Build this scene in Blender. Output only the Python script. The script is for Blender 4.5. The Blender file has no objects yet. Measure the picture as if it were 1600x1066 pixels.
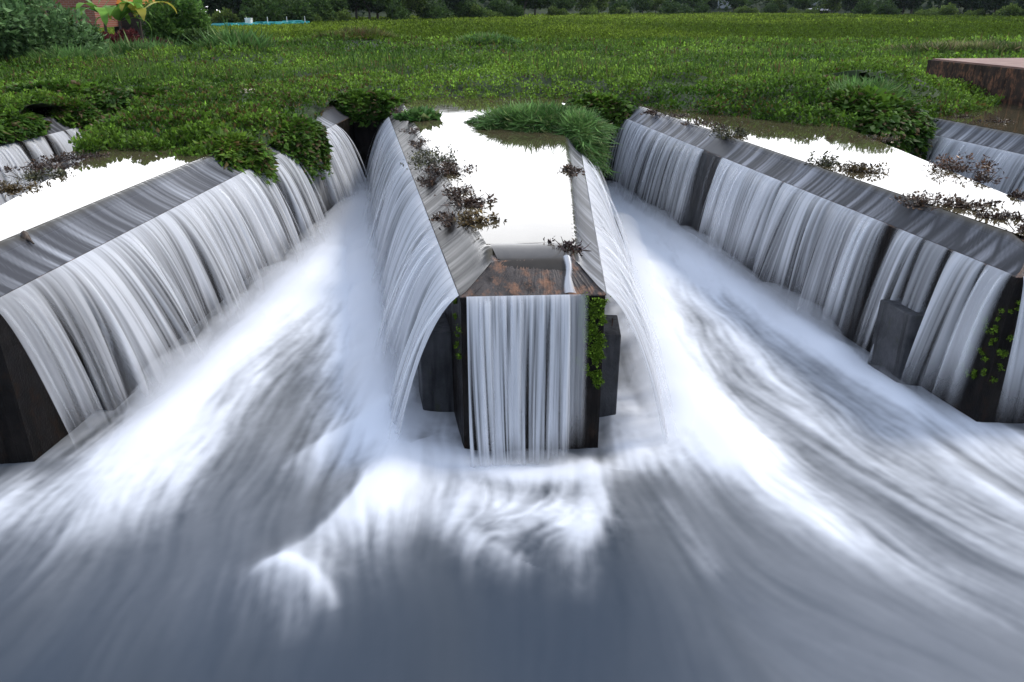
import bpy, math, numpy as np
from math import radians as R, sin, cos, pi
rng = np.random.default_rng(11)
S = bpy.context.scene
COL = S.collection
# ------------------------------------------------------------------ camera
F, PITCH, CZ = 1200.0, R(23.55), 4.93
cp, sp = cos(PITCH), sin(PITCH)
cd = bpy.data.cameras.new('camera'); cam = bpy.data.objects.new('camera', cd); COL.objects.link(cam)
cam.location = (0, 0, CZ); cam.rotation_euler = (pi/2-PITCH, 0, 0)
cd.sensor_width = 36; cd.lens = 36*F/1600; cd.clip_end = 4000; cd.clip_start = .05
S.camera = cam
def un(x, y, z):            # photo pixel -> point of the place at height z (survey of the photograph)
    u = (x-800)/F; v = (533-y)/F
    d = (u, cp+v*sp, -sp+v*cp); t = (z-CZ)/d[2]
    return np.array((t*d[0], t*d[1]))
# ------------------------------------------------------------------ helpers
def vnoise(x, y, sc=1.0, seed=0):
    r = np.random.default_rng(seed+100).random((256, 256))
    x = np.asarray(x, float)*sc+37.3; y = np.asarray(y, float)*sc+91.7
    xi = np.floor(x).astype(int); yi = np.floor(y).astype(int); fx = x-xi; fy = y-yi
    fx = fx*fx*(3-2*fx); fy = fy*fy*(3-2*fy)
    a = r[xi % 256, yi % 256]; b = r[(xi+1) % 256, yi % 256]; c = r[xi % 256, (yi+1) % 256]; d = r[(xi+1) % 256, (yi+1) % 256]
    return (a*(1-fx)+b*fx)*(1-fy)+(c*(1-fx)+d*fx)*fy
def fbm(x, y, sc=1.0, seed=0, n=4):
    t = 0; a = .5; s = 0
    for i in range(n):
        t = t+a*vnoise(x, y, sc*2**i, seed+i*7); s += a; a *= .5
    return t/s
def sstep(a, b, x):
    t = np.clip((np.asarray(x, float)-a)/(b-a), 0, 1); return t*t*(3-2*t)
def tag(o, label=None, cat=None, group=None, kind=None):
    if label: o['label'] = label
    if cat: o['category'] = cat
    if group: o['group'] = group
    if kind: o['kind'] = kind
    return o
def mesh(name, V, Fc, mats, parent=None, col=None, smooth=True, mi=None):
    V = np.asarray(V, np.float32).reshape(-1, 3); me = bpy.data.meshes.new(name)
    Fc = np.asarray(Fc, np.int32); n, k = Fc.shape
    me.vertices.add(len(V)); me.vertices.foreach_set('co', V.ravel())
    me.loops.add(n*k); me.loops.foreach_set('vertex_index', Fc.ravel())
    me.polygons.add(n); me.polygons.foreach_set('loop_start', np.arange(0, n*k, k, dtype=np.int32))
    me.polygons.foreach_set('use_smooth', np.full(n, smooth))
    for m in (mats if isinstance(mats, (list, tuple)) else [mats]): me.materials.append(m)
    if mi is not None: me.polygons.foreach_set('material_index', np.asarray(mi, np.int32))
    if col is not None:
        c = np.asarray(col, np.float32)
        if c.shape[1] == 3: c = np.hstack([c, np.ones((len(c), 1), np.float32)])
        at = me.attributes.new('col', 'FLOAT_COLOR', 'POINT'); at.data.foreach_set('color', c.ravel())
    me.update(calc_edges=True); me.validate()
    o = bpy.data.objects.new(name, me); COL.objects.link(o)
    if parent: o.parent = parent
    return o
def empty(name, loc, rz=0):
    o = bpy.data.objects.new(name, None); COL.objects.link(o); o.location = loc; o.rotation_euler = (0, 0, rz)
    o.empty_display_size = .2
    return o
def gridfaces(nr, nc, off=0):
    i = np.arange(nr-1)[:, None]*nc+np.arange(nc-1)[None, :]
    return np.stack([i, i+1, i+1+nc, i+nc], -1).reshape(-1, 4)+off
def copy_tree(o, parent=None):
    c = o.copy(); COL.objects.link(c); c.parent = parent
    for ch in list(o.children): copy_tree(ch, c)
    return c
class MB:                                        # collects boxes, tubes and lofts, all quads
    def __init__(s): s.V = []; s.F = []; s.n = 0
    def add(s, V, Fc):
        s.V.append(np.asarray(V, float).reshape(-1, 3)); s.F.append(np.asarray(Fc, int)+s.n); s.n += len(s.V[-1])
    def box(s, c, d, rz=0, j=0):
        q = np.array([(-1, -1, -1), (1, -1, -1), (1, 1, -1), (-1, 1, -1), (-1, -1, 1), (1, -1, 1), (1, 1, 1), (-1, 1, 1)])*np.array(d)/2
        a, b = cos(rz), sin(rz); q = np.stack([q[:, 0]*a-q[:, 1]*b, q[:, 0]*b+q[:, 1]*a, q[:, 2]], 1)
        if j: q = q+rng.normal(0, j, q.shape)
        s.add(q+np.array(c), [(0, 3, 2, 1), (4, 5, 6, 7), (0, 1, 5, 4), (1, 2, 6, 5), (2, 3, 7, 6), (3, 0, 4, 7)])
    def tube(s, P, r, n=7):
        P = np.asarray(P, float); r = np.broadcast_to(np.asarray(r, float), (len(P),))
        t = np.gradient(P, axis=0); t /= np.linalg.norm(t, axis=1)[:, None]+1e-9
        up = np.where(np.abs(t[:, 2:3]) > .9, np.array([[1., 0, 0]]), np.array([[0, 0, 1.]]))
        a = np.cross(t, up); a /= np.linalg.norm(a, axis=1)[:, None]; b = np.cross(t, a)
        th = np.arange(n)*2*pi/n
        V = P[:, None]+r[:, None, None]*(a[:, None]*np.cos(th)[None, :, None]+b[:, None]*np.sin(th)[None, :, None])
        i = np.arange(len(P)-1)[:, None]*n; jn = np.arange(n)[None, :]
        s.add(V, np.stack([i+jn, i+(jn+1) % n, i+n+(jn+1) % n, i+n+jn], -1).reshape(-1, 4))
    def build(s, name, m, parent=None, smooth=False):
        return mesh(name, np.vstack(s.V), np.vstack(s.F), m, parent, smooth=smooth)
# leaf templates: x across, y along, z up from the leaf (quads)
OV = (np.array([(0, 0, 0), (-.36, .42, .08), (0, .5, -.02), (.36, .42, .08), (0, 1, -.12), (-.25, .8, .04), (.25, .8, .04)]),
      np.array([(0, 2, 5, 1), (0, 3, 6, 2), (2, 4, 5, 5), (2, 6, 4, 4)])[:2])
OV = (np.array([(0, 0, 0), (-.36, .5, .09), (0, 1, -.14), (.36, .5, .09), (0, .5, -.03)]), np.array([(0, 4, 2, 1), (0, 3, 2, 4)]))
BL = (np.array([(-.04, 0, 0), (.04, 0, 0), (-.035, .5, .02), (.035, .5, .02), (-.006, 1, -.22), (.006, 1, -.22)]), np.array([(0, 1, 3, 2), (2, 3, 5, 4)]))
class Leaves:
    def __init__(s): s.V = []; s.F = []; s.C = []; s.n = 0
    def add(s, tpl, P, yaw, pit, size, wid, col, roll=None, droop=1.0):
        T, Fc = tpl; N = len(P); k = len(T)
        yaw = np.asarray(yaw); pit = np.asarray(pit)
        L = np.stack([np.cos(pit)*np.cos(yaw), np.cos(pit)*np.sin(yaw), np.sin(pit)], 1)
        sd = np.stack([-np.sin(yaw), np.cos(yaw), np.zeros(N)], 1)
        nn = np.cross(L, -sd)
        if roll is None: roll = rng.normal(0, .5, N)
        c, q = np.cos(roll)[:, None], np.sin(roll)[:, None]
        sd, nn = sd*c+nn*q, nn*c-sd*q
        size = np.broadcast_to(size, (N,)); wid = np.broadcast_to(wid, (N,)); droop = np.broadcast_to(droop, (N,))
        V = P[:, None]+size[:, None, None]*(T[None, :, 0:1]*wid[:, None, None]*sd[:, None]+T[None, :, 1:2]*L[:, None]+T[None, :, 2:3]*nn[:, None])
        V[:, :, 2] += (size*(droop-1))[:, None]*np.minimum(0, T[None, :, 2])
        s.V.append(V.reshape(-1, 3)); s.F.append((Fc[None]+(np.arange(N)*k)[:, None, None]).reshape(-1, 4)+s.n)
        s.C.append(np.repeat(col, k, 0)); s.n += N*k
    def build(s, name, m, parent=None, smooth=False):
        return mesh(name, np.vstack(s.V), np.vstack(s.F), m, parent, col=np.vstack(s.C), smooth=smooth)
def hues(n, a, b, t=None, v=.25):                # colours between a and b with a value jitter
    t = rng.random(n) if t is None else np.clip(t, 0, 1)
    return (np.array(a)[None]*(1-t[:, None])+np.array(b)[None]*t[:, None])*np.exp(rng.normal(0, v, n))[:, None]
# ------------------------------------------------------------------ materials
def mat(name):
    m = bpy.data.materials.new(name); m.use_nodes = True; nt = m.node_tree; nt.nodes.clear()
    out = nt.nodes.new('ShaderNodeOutputMaterial')
    def N(t, ins=None, **kw):
        n = nt.nodes.new('ShaderNode'+t)
        for k, v in kw.items(): setattr(n, k, v)
        for k, v in (ins or {}).items():
            if isinstance(v, bpy.types.NodeSocket): nt.links.new(v, n.inputs[k])
            else: n.inputs[k].default_value = v
        return n
    def end(s, d=None):
        nt.links.new(s, out.inputs['Surface'])
        if d: nt.links.new(d, out.inputs['Displacement'])
        return m
    return N, end
def mixc(N, f, a, b):
    n = N('Mix', data_type='RGBA')
    for i, v in ((0, f), (6, a), (7, b)):
        if isinstance(v, bpy.types.NodeSocket): n.id_data.links.new(v, n.inputs[i])
        else: n.inputs[i].default_value = (*v, 1) if isinstance(v, tuple) else v
    return n.outputs[2]
def ramp(N, f, a, b):
    return N('MapRange', {0: f, 1: a, 2: b}).outputs[0]
def m_leaf(name, rough=.42, tr=.3, spec=.5):
    N, end = mat(name); c = N('Attribute', attribute_name='col').outputs['Color']
    p = N('BsdfPrincipled', {'Base Color': c, 'Roughness': rough, 'Specular IOR Level': spec})
    t = N('BsdfTranslucent', {'Color': c})
    return end(N('MixShader', {0: tr, 1: p.outputs[0], 2: t.outputs[0]}).outputs[0])
def m_noise(name, a, b, sc=3.0, rough=.7, bump=.3, det=6, st=(1, 1, 1), lo=.35, hi=.65):
    N, end = mat(name); tc = N('TexCoord').outputs['Object']
    mp = N('Mapping', {'Vector': tc, 'Scale': st}).outputs[0]
    n = N('TexNoise', {'Vector': mp, 'Scale': sc, 'Detail': det}).outputs[0]
    b1 = N('Bump', {'Strength': bump, 'Distance': .03, 'Height': n}).outputs[0]
    return end(N('BsdfPrincipled', {'Base Color': mixc(N, ramp(N, n, lo, hi), a, b), 'Roughness': rough, 'Normal': b1}).outputs[0])
def m_concrete(name, dark, light, rust, rlo, rhi, rough=.4):
    N, end = mat(name); tc = N('TexCoord').outputs['Object']
    n1 = N('TexNoise', {'Vector': tc, 'Scale': 2.3, 'Detail': 8, 'Roughness': .65}).outputs[0]
    n2 = N('TexNoise', {'Vector': N('Mapping', {'Vector': tc, 'Scale': (9, 9, .8)}).outputs[0], 'Scale': 1.0, 'Detail': 6}).outputs[0]
    n3 = N('TexNoise', {'Vector': tc, 'Scale': 38, 'Detail': 5}).outputs[0]
    n4 = N('TexNoise', {'Vector': N('Mapping', {'Vector': tc, 'Location': (5, 3, 1), 'Scale': (6, 6, 3)}).outputs[0], 'Scale': 1.0, 'Detail': 9, 'Roughness': .72}).outputs[0]
    c = mixc(N, ramp(N, n1, .3, .7), dark, light)
    c = mixc(N, ramp(N, n2, .5, .75), c, tuple(x*.45 for x in dark))
    c = mixc(N, ramp(N, n4, rlo, rhi), c, rust)
    h = N('Math', {0: n3, 1: n1}, operation='ADD').outputs[0]
    b = N('Bump', {'Strength': .45, 'Distance': .02, 'Height': h}).outputs[0]
    ro = N('MapRange', {0: n4, 1: .3, 2: .7, 3: rough-.12, 4: rough+.25}).outputs[0]
    return end(N('BsdfPrincipled', {'Base Color': c, 'Roughness': ro, 'Normal': b, 'Specular IOR Level': .1}).outputs[0])
M = {}
M['leaf'] = m_leaf('foliage', .55, .35, .2); M['dead'] = m_leaf('wilted_leaves', .35, .12); M['far_leaf'] = m_leaf('distant_foliage', .65, .3, .12)
M['moss'] = m_leaf('moss_green', .7, .2, .2)
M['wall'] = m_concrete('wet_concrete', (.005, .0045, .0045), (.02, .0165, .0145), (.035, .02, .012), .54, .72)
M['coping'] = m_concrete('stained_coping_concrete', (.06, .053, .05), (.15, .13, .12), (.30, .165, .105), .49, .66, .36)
M['block'] = m_concrete('grey_concrete', (.035, .036, .039), (.095, .095, .1), (.06, .065, .04), .58, .75, .5)
M['stain'] = m_concrete('rust_stained_concrete', (.025, .018, .015), (.085, .055, .042), (.26, .12, .07), .5, .64, .7)
M['redtop'] = m_noise('worn_red_paving', (.20, .10, .075), (.30, .17, .125), 2, .7, .1)
M['paint'] = m_noise('white_paint', (.6, .58, .54), (.8, .79, .76), 3, .6, .1)
M['bark'] = m_noise('bark', (.05, .038, .028), (.13, .1, .08), 8, .85, .6, st=(1, 1, .2))
M['stem'] = m_noise('dead_stem', (.03, .02, .015), (.1, .065, .04), 9, .5, .3)
M['soil'] = m_noise('marsh_ground', (.012, .022, .006), (.035, .06, .014), .9, .9, .6)
M['tarp'] = m_noise('turquoise_tarpaulin', (.01, .2, .2), (.03, .36, .36), 1.2, .5, .3)
M['metal'] = m_noise('rusty_steel', (.06, .03, .02), (.12, .07, .05), 20, .6, .2)
M['foamb'] = m_noise('cream_foam', (.62, .5, .36), (.78, .68, .52), 6, .8, .3)
M['orange'] = m_noise('orange_roof_tile', (.5, .17, .03), (.62, .27, .05), 3, .7, .2)
M['darkwood'] = m_noise('dark_board', (.03, .025, .02), (.07, .055, .045), 5, .8, .2)
M['render'] = m_noise('pale_render', (.45, .46, .5), (.6, .61, .66), 2, .8, .1)
def m_brick():
    N, end = mat('red_brick'); tc = N('TexCoord').outputs['Object']
    rot = N('Mapping', {'Vector': tc, 'Rotation': (R(90), 0, 0)}).outputs[0]
    bk = N('TexBrick', {'Vector': rot, 'Color1': (.3, .1, .055, 1), 'Color2': (.22, .075, .045, 1), 'Mortar': (.3, .2, .16, 1), 'Scale': 1.6, 'Mortar Size': .025, 'Row Height': .22, 'Brick Width': .5})
    return end(N('BsdfPrincipled', {'Base Color': bk.outputs[0], 'Roughness': .85}).outputs[0])
M['brick'] = m_brick()
def m_pond():
    N, end = mat('still_brown_water'); tc = N('TexCoord').outputs['Object']
    n = N('TexNoise', {'Vector': tc, 'Scale': 1.6, 'Detail': 3}).outputs[0]
    b = N('Bump', {'Strength': .05, 'Distance': .02, 'Height': n}).outputs[0]
    c = mixc(N, ramp(N, n, .3, .7), (.06, .05, .028), (.085, .07, .04))
    return end(N('BsdfPrincipled', {'Base Color': c, 'Roughness': .035, 'IOR': 1.45, 'Normal': b}).outputs[0])
M['pond'] = m_pond()
def m_river():
    N, end = mat('sky_toned_river_water'); at = N('Attribute', attribute_name='col')
    sx = N('SeparateColor', {0: at.outputs['Color']})
    foam, sky_tone = sx.outputs[0], sx.outputs[1]
    body = mixc(N, sky_tone, (.032, .046, .067), (.058, .062, .062))  # slate blue to grey-olive: sky reflection painted into the body colour
    c = mixc(N, foam, body, (.84, .87, .93))
    ro = N('MapRange', {0: foam, 1: 0, 2: .6, 3: .32, 4: .75}).outputs[0]
    p = N('BsdfPrincipled', {'Base Color': c, 'Roughness': ro, 'IOR': 1.33})
    return end(p.outputs[0])
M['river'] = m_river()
def m_curtain():
    N, end = mat('falling_water'); at = N('Attribute', attribute_name='col')
    c = at.outputs['Color']
    d = N('BsdfDiffuse', {'Color': c}); t = N('BsdfTranslucent', {'Color': c}); g = N('BsdfGlossy', {'Color': (1, 1, 1, 1), 'Roughness': .35})
    s = N('MixShader', {0: .4, 1: d.outputs[0], 2: t.outputs[0]})
    s = N('MixShader', {0: .05, 1: s.outputs[0], 2: g.outputs[0]})
    return end(N('MixShader', {0: at.outputs['Alpha'], 1: N('BsdfTransparent').outputs[0], 2: s.outputs[0]}).outputs[0])
M['curtain'] = m_curtain()
def m_film():
    N, end = mat('sliding_water_film'); c = N('Attribute', attribute_name='col')
    return end(N('BsdfPrincipled', {'Base Color': c.outputs['Color'], 'Roughness': c.outputs['Alpha'], 'IOR': 1.33}).outputs[0])
M['film'] = m_film()
# ------------------------------------------------------------------ sky, sun
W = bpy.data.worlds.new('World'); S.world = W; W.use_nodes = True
SUN_EL, SUN_AZ = R(50), R(72)                      # azimuth from +Y towards +X
def world():
    nt = W.node_tree; nt.nodes.clear()
    def N(t, ins=None, **kw):
        n = nt.nodes.new('ShaderNode'+t)
        for k, v in kw.items(): setattr(n, k, v)
        for k, v in (ins or {}).items():
            if isinstance(v, bpy.types.NodeSocket): nt.links.new(v, n.inputs[k])
            else: n.inputs[k].default_value = v
        return n
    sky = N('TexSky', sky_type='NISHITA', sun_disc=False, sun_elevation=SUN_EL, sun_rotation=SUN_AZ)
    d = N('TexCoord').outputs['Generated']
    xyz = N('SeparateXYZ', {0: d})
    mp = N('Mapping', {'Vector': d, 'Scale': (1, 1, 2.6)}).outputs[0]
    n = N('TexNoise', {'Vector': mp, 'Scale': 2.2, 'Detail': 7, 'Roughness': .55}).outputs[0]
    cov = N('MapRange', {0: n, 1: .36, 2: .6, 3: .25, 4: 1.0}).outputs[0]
    # unseen sky glow added low in front to whiten the pool reflections
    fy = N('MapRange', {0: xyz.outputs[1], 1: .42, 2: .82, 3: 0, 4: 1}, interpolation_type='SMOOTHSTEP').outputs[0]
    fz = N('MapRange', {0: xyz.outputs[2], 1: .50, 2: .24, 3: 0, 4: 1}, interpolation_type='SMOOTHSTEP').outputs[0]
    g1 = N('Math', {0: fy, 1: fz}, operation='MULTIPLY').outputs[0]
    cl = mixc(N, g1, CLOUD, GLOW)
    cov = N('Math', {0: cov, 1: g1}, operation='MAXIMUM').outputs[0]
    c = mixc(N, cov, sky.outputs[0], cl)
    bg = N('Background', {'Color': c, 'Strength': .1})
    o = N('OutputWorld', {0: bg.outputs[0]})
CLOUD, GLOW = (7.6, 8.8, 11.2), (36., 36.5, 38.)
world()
sl = bpy.data.lights.new('sun', 'SUN'); sl.energy = 2.3; sl.angle = R(14); sl.color = (1, .94, .85)
sun = bpy.data.objects.new('sun', sl); COL.objects.link(sun); sun.location = (10, 40, 60)
sun.rotation_euler = (-(pi/2-SUN_EL), 0, -SUN_AZ)
S.view_settings.view_transform = 'Standard'; S.view_settings.look = 'None'
S.view_settings.exposure = .12; S.view_settings.gamma = 1
S.cycles.transparent_max_bounces = 16; S.cycles.diffuse_bounces = 3
S.cycles.glossy_bounces = 3; S.cycles.volume_bounces = 8; S.cycles.max_bounces = 10; S.cycles.sample_clamp_indirect = 4
# ------------------------------------------------------------------ the labyrinth weir
ZL, ZC, ZP, YB = 2.0, 2.30, 2.345, 23.25           # lip, crest, still water, upstream end
def line(a, b):
    a = np.array(a, float); b = np.array(b, float); return lambda y: a+(b-a)*(y-a[1])/(b[1]-a[1])
FING = {0: (line((-.57, 7.93), (-3.62, 23.3)), line((1.04, 8.02), (1.82, 23.3))),
        -1: (line((-7.1, 7.6), (-9.9, 23.3)), line((-5.62, 7.72), (-4.64, 23.3))),
        1: (line((5.96, 8.62), (3.1, 23.3)), line((7.66, 8.72), (8.4, 23.3))),
        -2: (line((-13.7, 7.3), (-16.4, 23.3)), line((-12.25, 7.4), (-11.3, 23.3))),
        2: (line((12.5, 9.3), (9.65, 23.3)), line((14.1, 9.4), (14.9, 23.3)))}
FRONT = {0: (7.93, 8.02), -1: (7.6, 7.72), 1: (8.62, 8.72), -2: (7.3, 7.4), 2: (9.3, 9.4)}
WL = {0: 'stained concrete weir finger in the middle with a wet chamfered nose', -1: 'dark concrete weir finger under the smooth wide curtain on the left',
      1: 'mossy cornered concrete weir finger right of the middle one with a block at its foot', -2: 'overgrown concrete weir finger in the upper left behind the left pool',
      2: 'concrete weir finger in the upper right beside the reddish platform'}
INS = {0: (.44, .36), -1: (.42, .60), 1: (.42, .38), -2: (.4, .45), 2: (.42, .4)}
def finger_rings(k):
    l, r = FING[k]; yl, yr = FRONT[k]
    def ring(il, ir, fr, yb):
        return np.array([(l(yl+fr)[0]+il, yl+fr), (r(yr+fr)[0]-ir, yr+fr), (r(yb)[0]-ir, yb), (l(yb)[0]+il, yb)])
    return ring(0, 0, 0, YB+.3), ring(*INS[k], .36, YB+.3)
for k in FING:
    lip, cr = finger_rings(k); base = np.array([lip[:, 0].mean(), lip[:2, 1].mean(), 0])
    root = tag(empty('concrete_weir', base), WL[k], 'weir', 'fingers of the labyrinth weir')
    def strip(b, n, jit=0):
        out = []
        for i in range(4):
            t = np.linspace(0, 1, n, endpoint=False)[:, None]; out.append(b[i]*(1-t)+b[(i+1) % 4]*t)
        q = np.vstack(out)
        return q+rng.normal(0, jit, q.shape) if jit else q
    n = 90
    rows = [np.c_[strip(lip, n, .002), np.full(4*n, z)] for z in (-1.5, .0, 1.0, ZL-.08)] + [np.c_[strip(lip, n, .004), np.full(4*n, ZL-.012)]]
    V = np.vstack(rows)-base; nc = 4*n
    i = np.arange(len(rows)-1)[:, None]*nc; j = np.arange(nc)[None]
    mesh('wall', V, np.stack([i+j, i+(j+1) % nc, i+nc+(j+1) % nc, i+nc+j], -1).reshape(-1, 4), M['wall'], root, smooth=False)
    rows = [np.c_[strip(lip, n, .004), np.full(4*n, ZL-.012)]]
    for t in np.linspace(0, 1, 6):
        rows.append(np.c_[strip(lip*(1-t)+cr*t, n, .002), ZL+(ZC-ZL)*t+rng.normal(0, .002, 4*n)])
    rows.append(np.c_[strip(cr*.9+cr.mean(0)*.1, n), np.full(4*n, ZC+.002)]); rows.append(np.c_[strip(cr*.02+cr.mean(0)*.98, n), np.full(4*n, ZC)])
    V = np.vstack(rows)-base; i = np.arange(len(rows)-1)[:, None]*nc
    mesh('coping', V, np.stack([i+j, i+(j+1) % nc, i+nc+(j+1) % nc, i+nc+j], -1).reshape(-1, 4), M['coping'], root, smooth=False)
    def block(side, y0, y1, zt, out, name='buttress'):
        f = FING[k][side]; sg = (-1, 1)[side]; b = MB()
        p, q = f(y0), f(y1); c = (p+q)/2; rz = math.atan2(q[1]-p[1], q[0]-p[0])-pi/2
        b.box((c[0]+sg*(out/2-.03)-base[0], c[1]-base[1], zt/2-.5), (out+.06, y1-y0, zt+1.0), rz, .006)
        o = b.build(name, M['block'], root)
        bv = o.modifiers.new('bevel', 'BEVEL'); bv.width = .018; bv.segments = 2
        return o
    if k == 0:
        o = block(1, 8.75, 9.45, 1.2, .27); block(0, 8.9, 9.6, 1.15, .4)
        b = MB(); p = FING[0][1](9.05); b.tube([(p[0]+.18-base[0], 9.05-base[1], 1.15), (p[0]+.185-base[0], 9.05-base[1], 1.3)], .009, 6)
        b.build('reinforcing_bar', M['metal'], o)
    if k == 1: block(0, 9.62, 10.3, 1.12, .40)
    if k in (-1, 2): block(1, 9.0, 9.7, 1.0, .25)
HW = {-2: 'dark head wall closing the far left channel under the weeds', 0: 'dark head wall closing the channel left of the middle weir finger',
      1: 'shaded head wall closing the channel right of the middle weir finger', 2: 'head wall under hanging weeds closing the upper right channel'}
for k in (-1, 0, 1, 2):
    a = FING[k-1][1](YB)[0]; b_ = FING[k][0](YB)[0]
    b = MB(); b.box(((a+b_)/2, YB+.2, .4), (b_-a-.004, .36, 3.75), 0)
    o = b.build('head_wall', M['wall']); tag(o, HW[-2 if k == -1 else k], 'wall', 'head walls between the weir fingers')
    
# ------------------------------------------------------------------ still water above the weir
def pond():
    V = []; Fc = []
    for k in FING:
        cr = finger_rings(k)[1]; y0 = cr[0, 1]+.0
        q = .52 if k == 0 else -.03; t = q/(YB+.3-cr[0, 1])
        c = [(cr[0, 0]+(cr[3, 0]-cr[0, 0])*t, cr[0, 1]+q), (cr[1, 0]+(cr[2, 0]-cr[1, 0])*t, cr[1, 1]+q), (cr[2, 0], YB+.3), (cr[3, 0], YB+.3)]
        n = len(V); V += [(*q, ZP) for q in c]; Fc.append((n, n+1, n+2, n+3))
    n = len(V); V += [(-60, YB+.3, ZP), (60, YB+.3, ZP), (60, 60, ZP), (-60, 60, ZP)]; Fc.append((n, n+1, n+2, n+3))
    return mesh('reservoir_water', V, Fc, M['pond'], smooth=False)
tag(pond(), kind='structure')
# ------------------------------------------------------------------ falling water
def fall(name, label, P0, P1, side, segs, jet, seed, film=True, thin=0.0, filmw=.42, nrow=26, bright=.88, zfoot=-.02, filmcol=None, res=.013, group='curtains of falling water', fine=1.0, hip=True, strands=True, con_mul=1.0, ff=.72, famp=.007):
    """water sliding over the chamfer and falling from the lip line P0->P1; side = outward unit normal"""
    P0 = np.array(P0, float); P1 = np.array(P1, float); Ln = np.linalg.norm(P1-P0); n = int(Ln/res)+2
    u = np.linspace(0, 1, n); s = u*Ln; nx, ny = side; tx, ty = (P1-P0)/Ln
    env = np.zeros(n)
    yy = P0[1]+(P1[1]-P0[1])*u if abs(P1[1]-P0[1]) > 1 else P0[0]+(P1[0]-P0[0])*u
    for seg in segs:
        a, b, amp = seg[:3]; e = seg[3] if len(seg) > 3 else .12
        w = vnoise(s*9, 0*s, 1, seed)*.12
        env = np.maximum(env, amp*sstep(a-e, a+e*.3, yy+w-.06)*sstep(b+e, b-e*.3, yy+w-.06))
    base = np.array([(P0+P1)[0]/2, (P0+P1)[1]/2, 0])
    root = tag(empty(name, base), label, 'waterfall', group)
    # strands
    big = fbm(s, 0*s+3, 1.1, seed+1, 3); mid = fbm(s, 0*s, 5.0, seed+2, 3)
    q = np.linspace(0, 1, nrow); Q, Sx = np.meshgrid(q, s, indexing='ij')
    drift = ((fbm(Sx*.7, Q*.4, 1.0, seed+3, 2)-.5)*.5*Q+(vnoise(Sx*2.2, Q*.2, 1, seed+4)-.5)*.12*Q)*Q
    S2 = Sx+drift
    f1 = fbm(S2, Q*.10, 3.6, seed+5, 2); f2 = fbm(S2, Q*.05, 11.0*fine, seed+6, 2); f3 = fbm(S2, Q*.03, 30.0*fine, seed+7, 3)
    st = (f1-.5)*.75+(f2-.5)*1.0+(f3-.5)*.85
    E_ = np.broadcast_to(env, Q.shape)
    con = (.3+1.15*Q**.8)*con_mul
    bare = fbm(S2, 0*Q+5, .7, seed+9, 2)
    d = 1.05-.34*Q**.9-thin*(.25+.75*Q)+st*con+(bare-.5)*.9*(.15+Q)
    al = np.clip(d, 0, 1)*E_
    al = np.clip(al, 0, .97)
    foot = sstep(1.04, ff, Q+(f1-.5)*.22+(f2-.5)*.1); al = al*foot
    al[-1] = 0
    w = np.clip(d, 0, 1)
    jj = jet*(.82+.35*(big[None]-.5)+.16*(mid[None]-.5)*1.0+.1*(f2-.5)) * (.55+.45*np.clip(E_, 0, 1))
    tt = np.sqrt(np.maximum(.05, (ZL-zfoot-.55*jet)/4.9)); T = tt*Q
    drop = .55*jet*Q+4.9*T**2
    outw = jj*Q+.012+(f2-.5)*.03*Q+(f3-.5)*.006
    V = np.stack([P0[0]+tx*Sx+nx*outw, P0[1]+ty*Sx+ny*outw, ZL-drop+.012*(1-Q)], -1)-base
    br = np.minimum(.98, bright*(.72+.40*np.clip(.5+st*1.1, 0, 1))*(1-.04*Q))
    C = np.stack([br*.965, br*.985, br*1.03, al], -1)
    mesh('curtain', V, gridfaces(nrow, n), M['curtain'], root, col=C.reshape(-1, 4))
    if strands:
        m = np.clip((fbm(S2, Q*.02, 16.0, seed+21, 3)-.56)*7, 0, 1)*np.clip((bare-.3)*3, 0, 1)*E_*sstep(.0, .15, Q)*sstep(1.02, .6, Q+(f1-.5)*.2)*.8; m[-1] = 0
        o2 = outw+(.03+.10*Q)*jet+(f3-.5)*.03*Q
        V2 = np.stack([P0[0]+tx*Sx+nx*o2, P0[1]+ty*Sx+ny*o2, ZL-drop+.03*Q*(1-Q)*4*jet], -1)-base
        mesh('stray_strands', V2, gridfaces(nrow, n), M['curtain'], root, col=np.c_[np.tile((.95, .965, .99), (m.size, 1)), m.reshape(-1, 1)])
    if film:
        iw = filmw
        ins = np.array([iw+.10, iw+.03, iw-.01, iw*.9, iw*.8, iw*.68, iw*.55, iw*.42, iw*.28, iw*.14, 0.0])
        zz = ZL+(ins/iw)*(ZC-ZL)+.014+.0*ins
        zz[:6] = [ZP-.02, ZP-.004, ZP-.006, ZP-.018, ZP-.048, ZP-.098]; zz[6:] += np.array([.016, .006, .002, 0, 0])
        I, Sx = np.meshgrid(ins, s, indexing='ij'); Sx = Sx+(np.maximum(0, I*.36/iw-.06)*(1-Sx/Ln) if hip else 0); g = np.arange(11)/10.; G = np.broadcast_to(g[:, None], I.shape)
        fl = (fbm(Sx, G*.035, 7, seed+11, 2)-.5)*1.0+(fbm(Sx, G*.02, 22, seed+12, 3)-.5)*1.3
        lo = fbm(Sx, G*.5, 1.6, seed+13, 2)-.5
        Z = zz[:, None]+(fl*famp*np.sin(pi*np.clip(G*1.1, 0, 1)))
        if hip:
            he = sstep(0, .35, Sx-np.maximum(0, I*.36/iw-.06)); zc = ZL+.006+np.minimum(I/iw, 1)*(ZC-ZL); Z = np.where(I < iw*.97, zc+(Z-zc)*(.12+.88*he), Z-.075*(1-he))
        V = np.stack([P0[0]+tx*Sx-nx*I, P0[1]+ty*Sx-ny*I, Z], -1)-base
        wv = np.clip(.27+lo*.4+fl*.95*(.3+.7*G), 0, 1)*np.clip(env, .12, 1)[None]
        dk = np.array(filmcol[0] if filmcol else (.05, .05, .056)); lt = np.array(filmcol[1] if filmcol else (.42, .44, .48))
        C = dk+(lt-dk)*wv[..., None]**1.35
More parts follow.
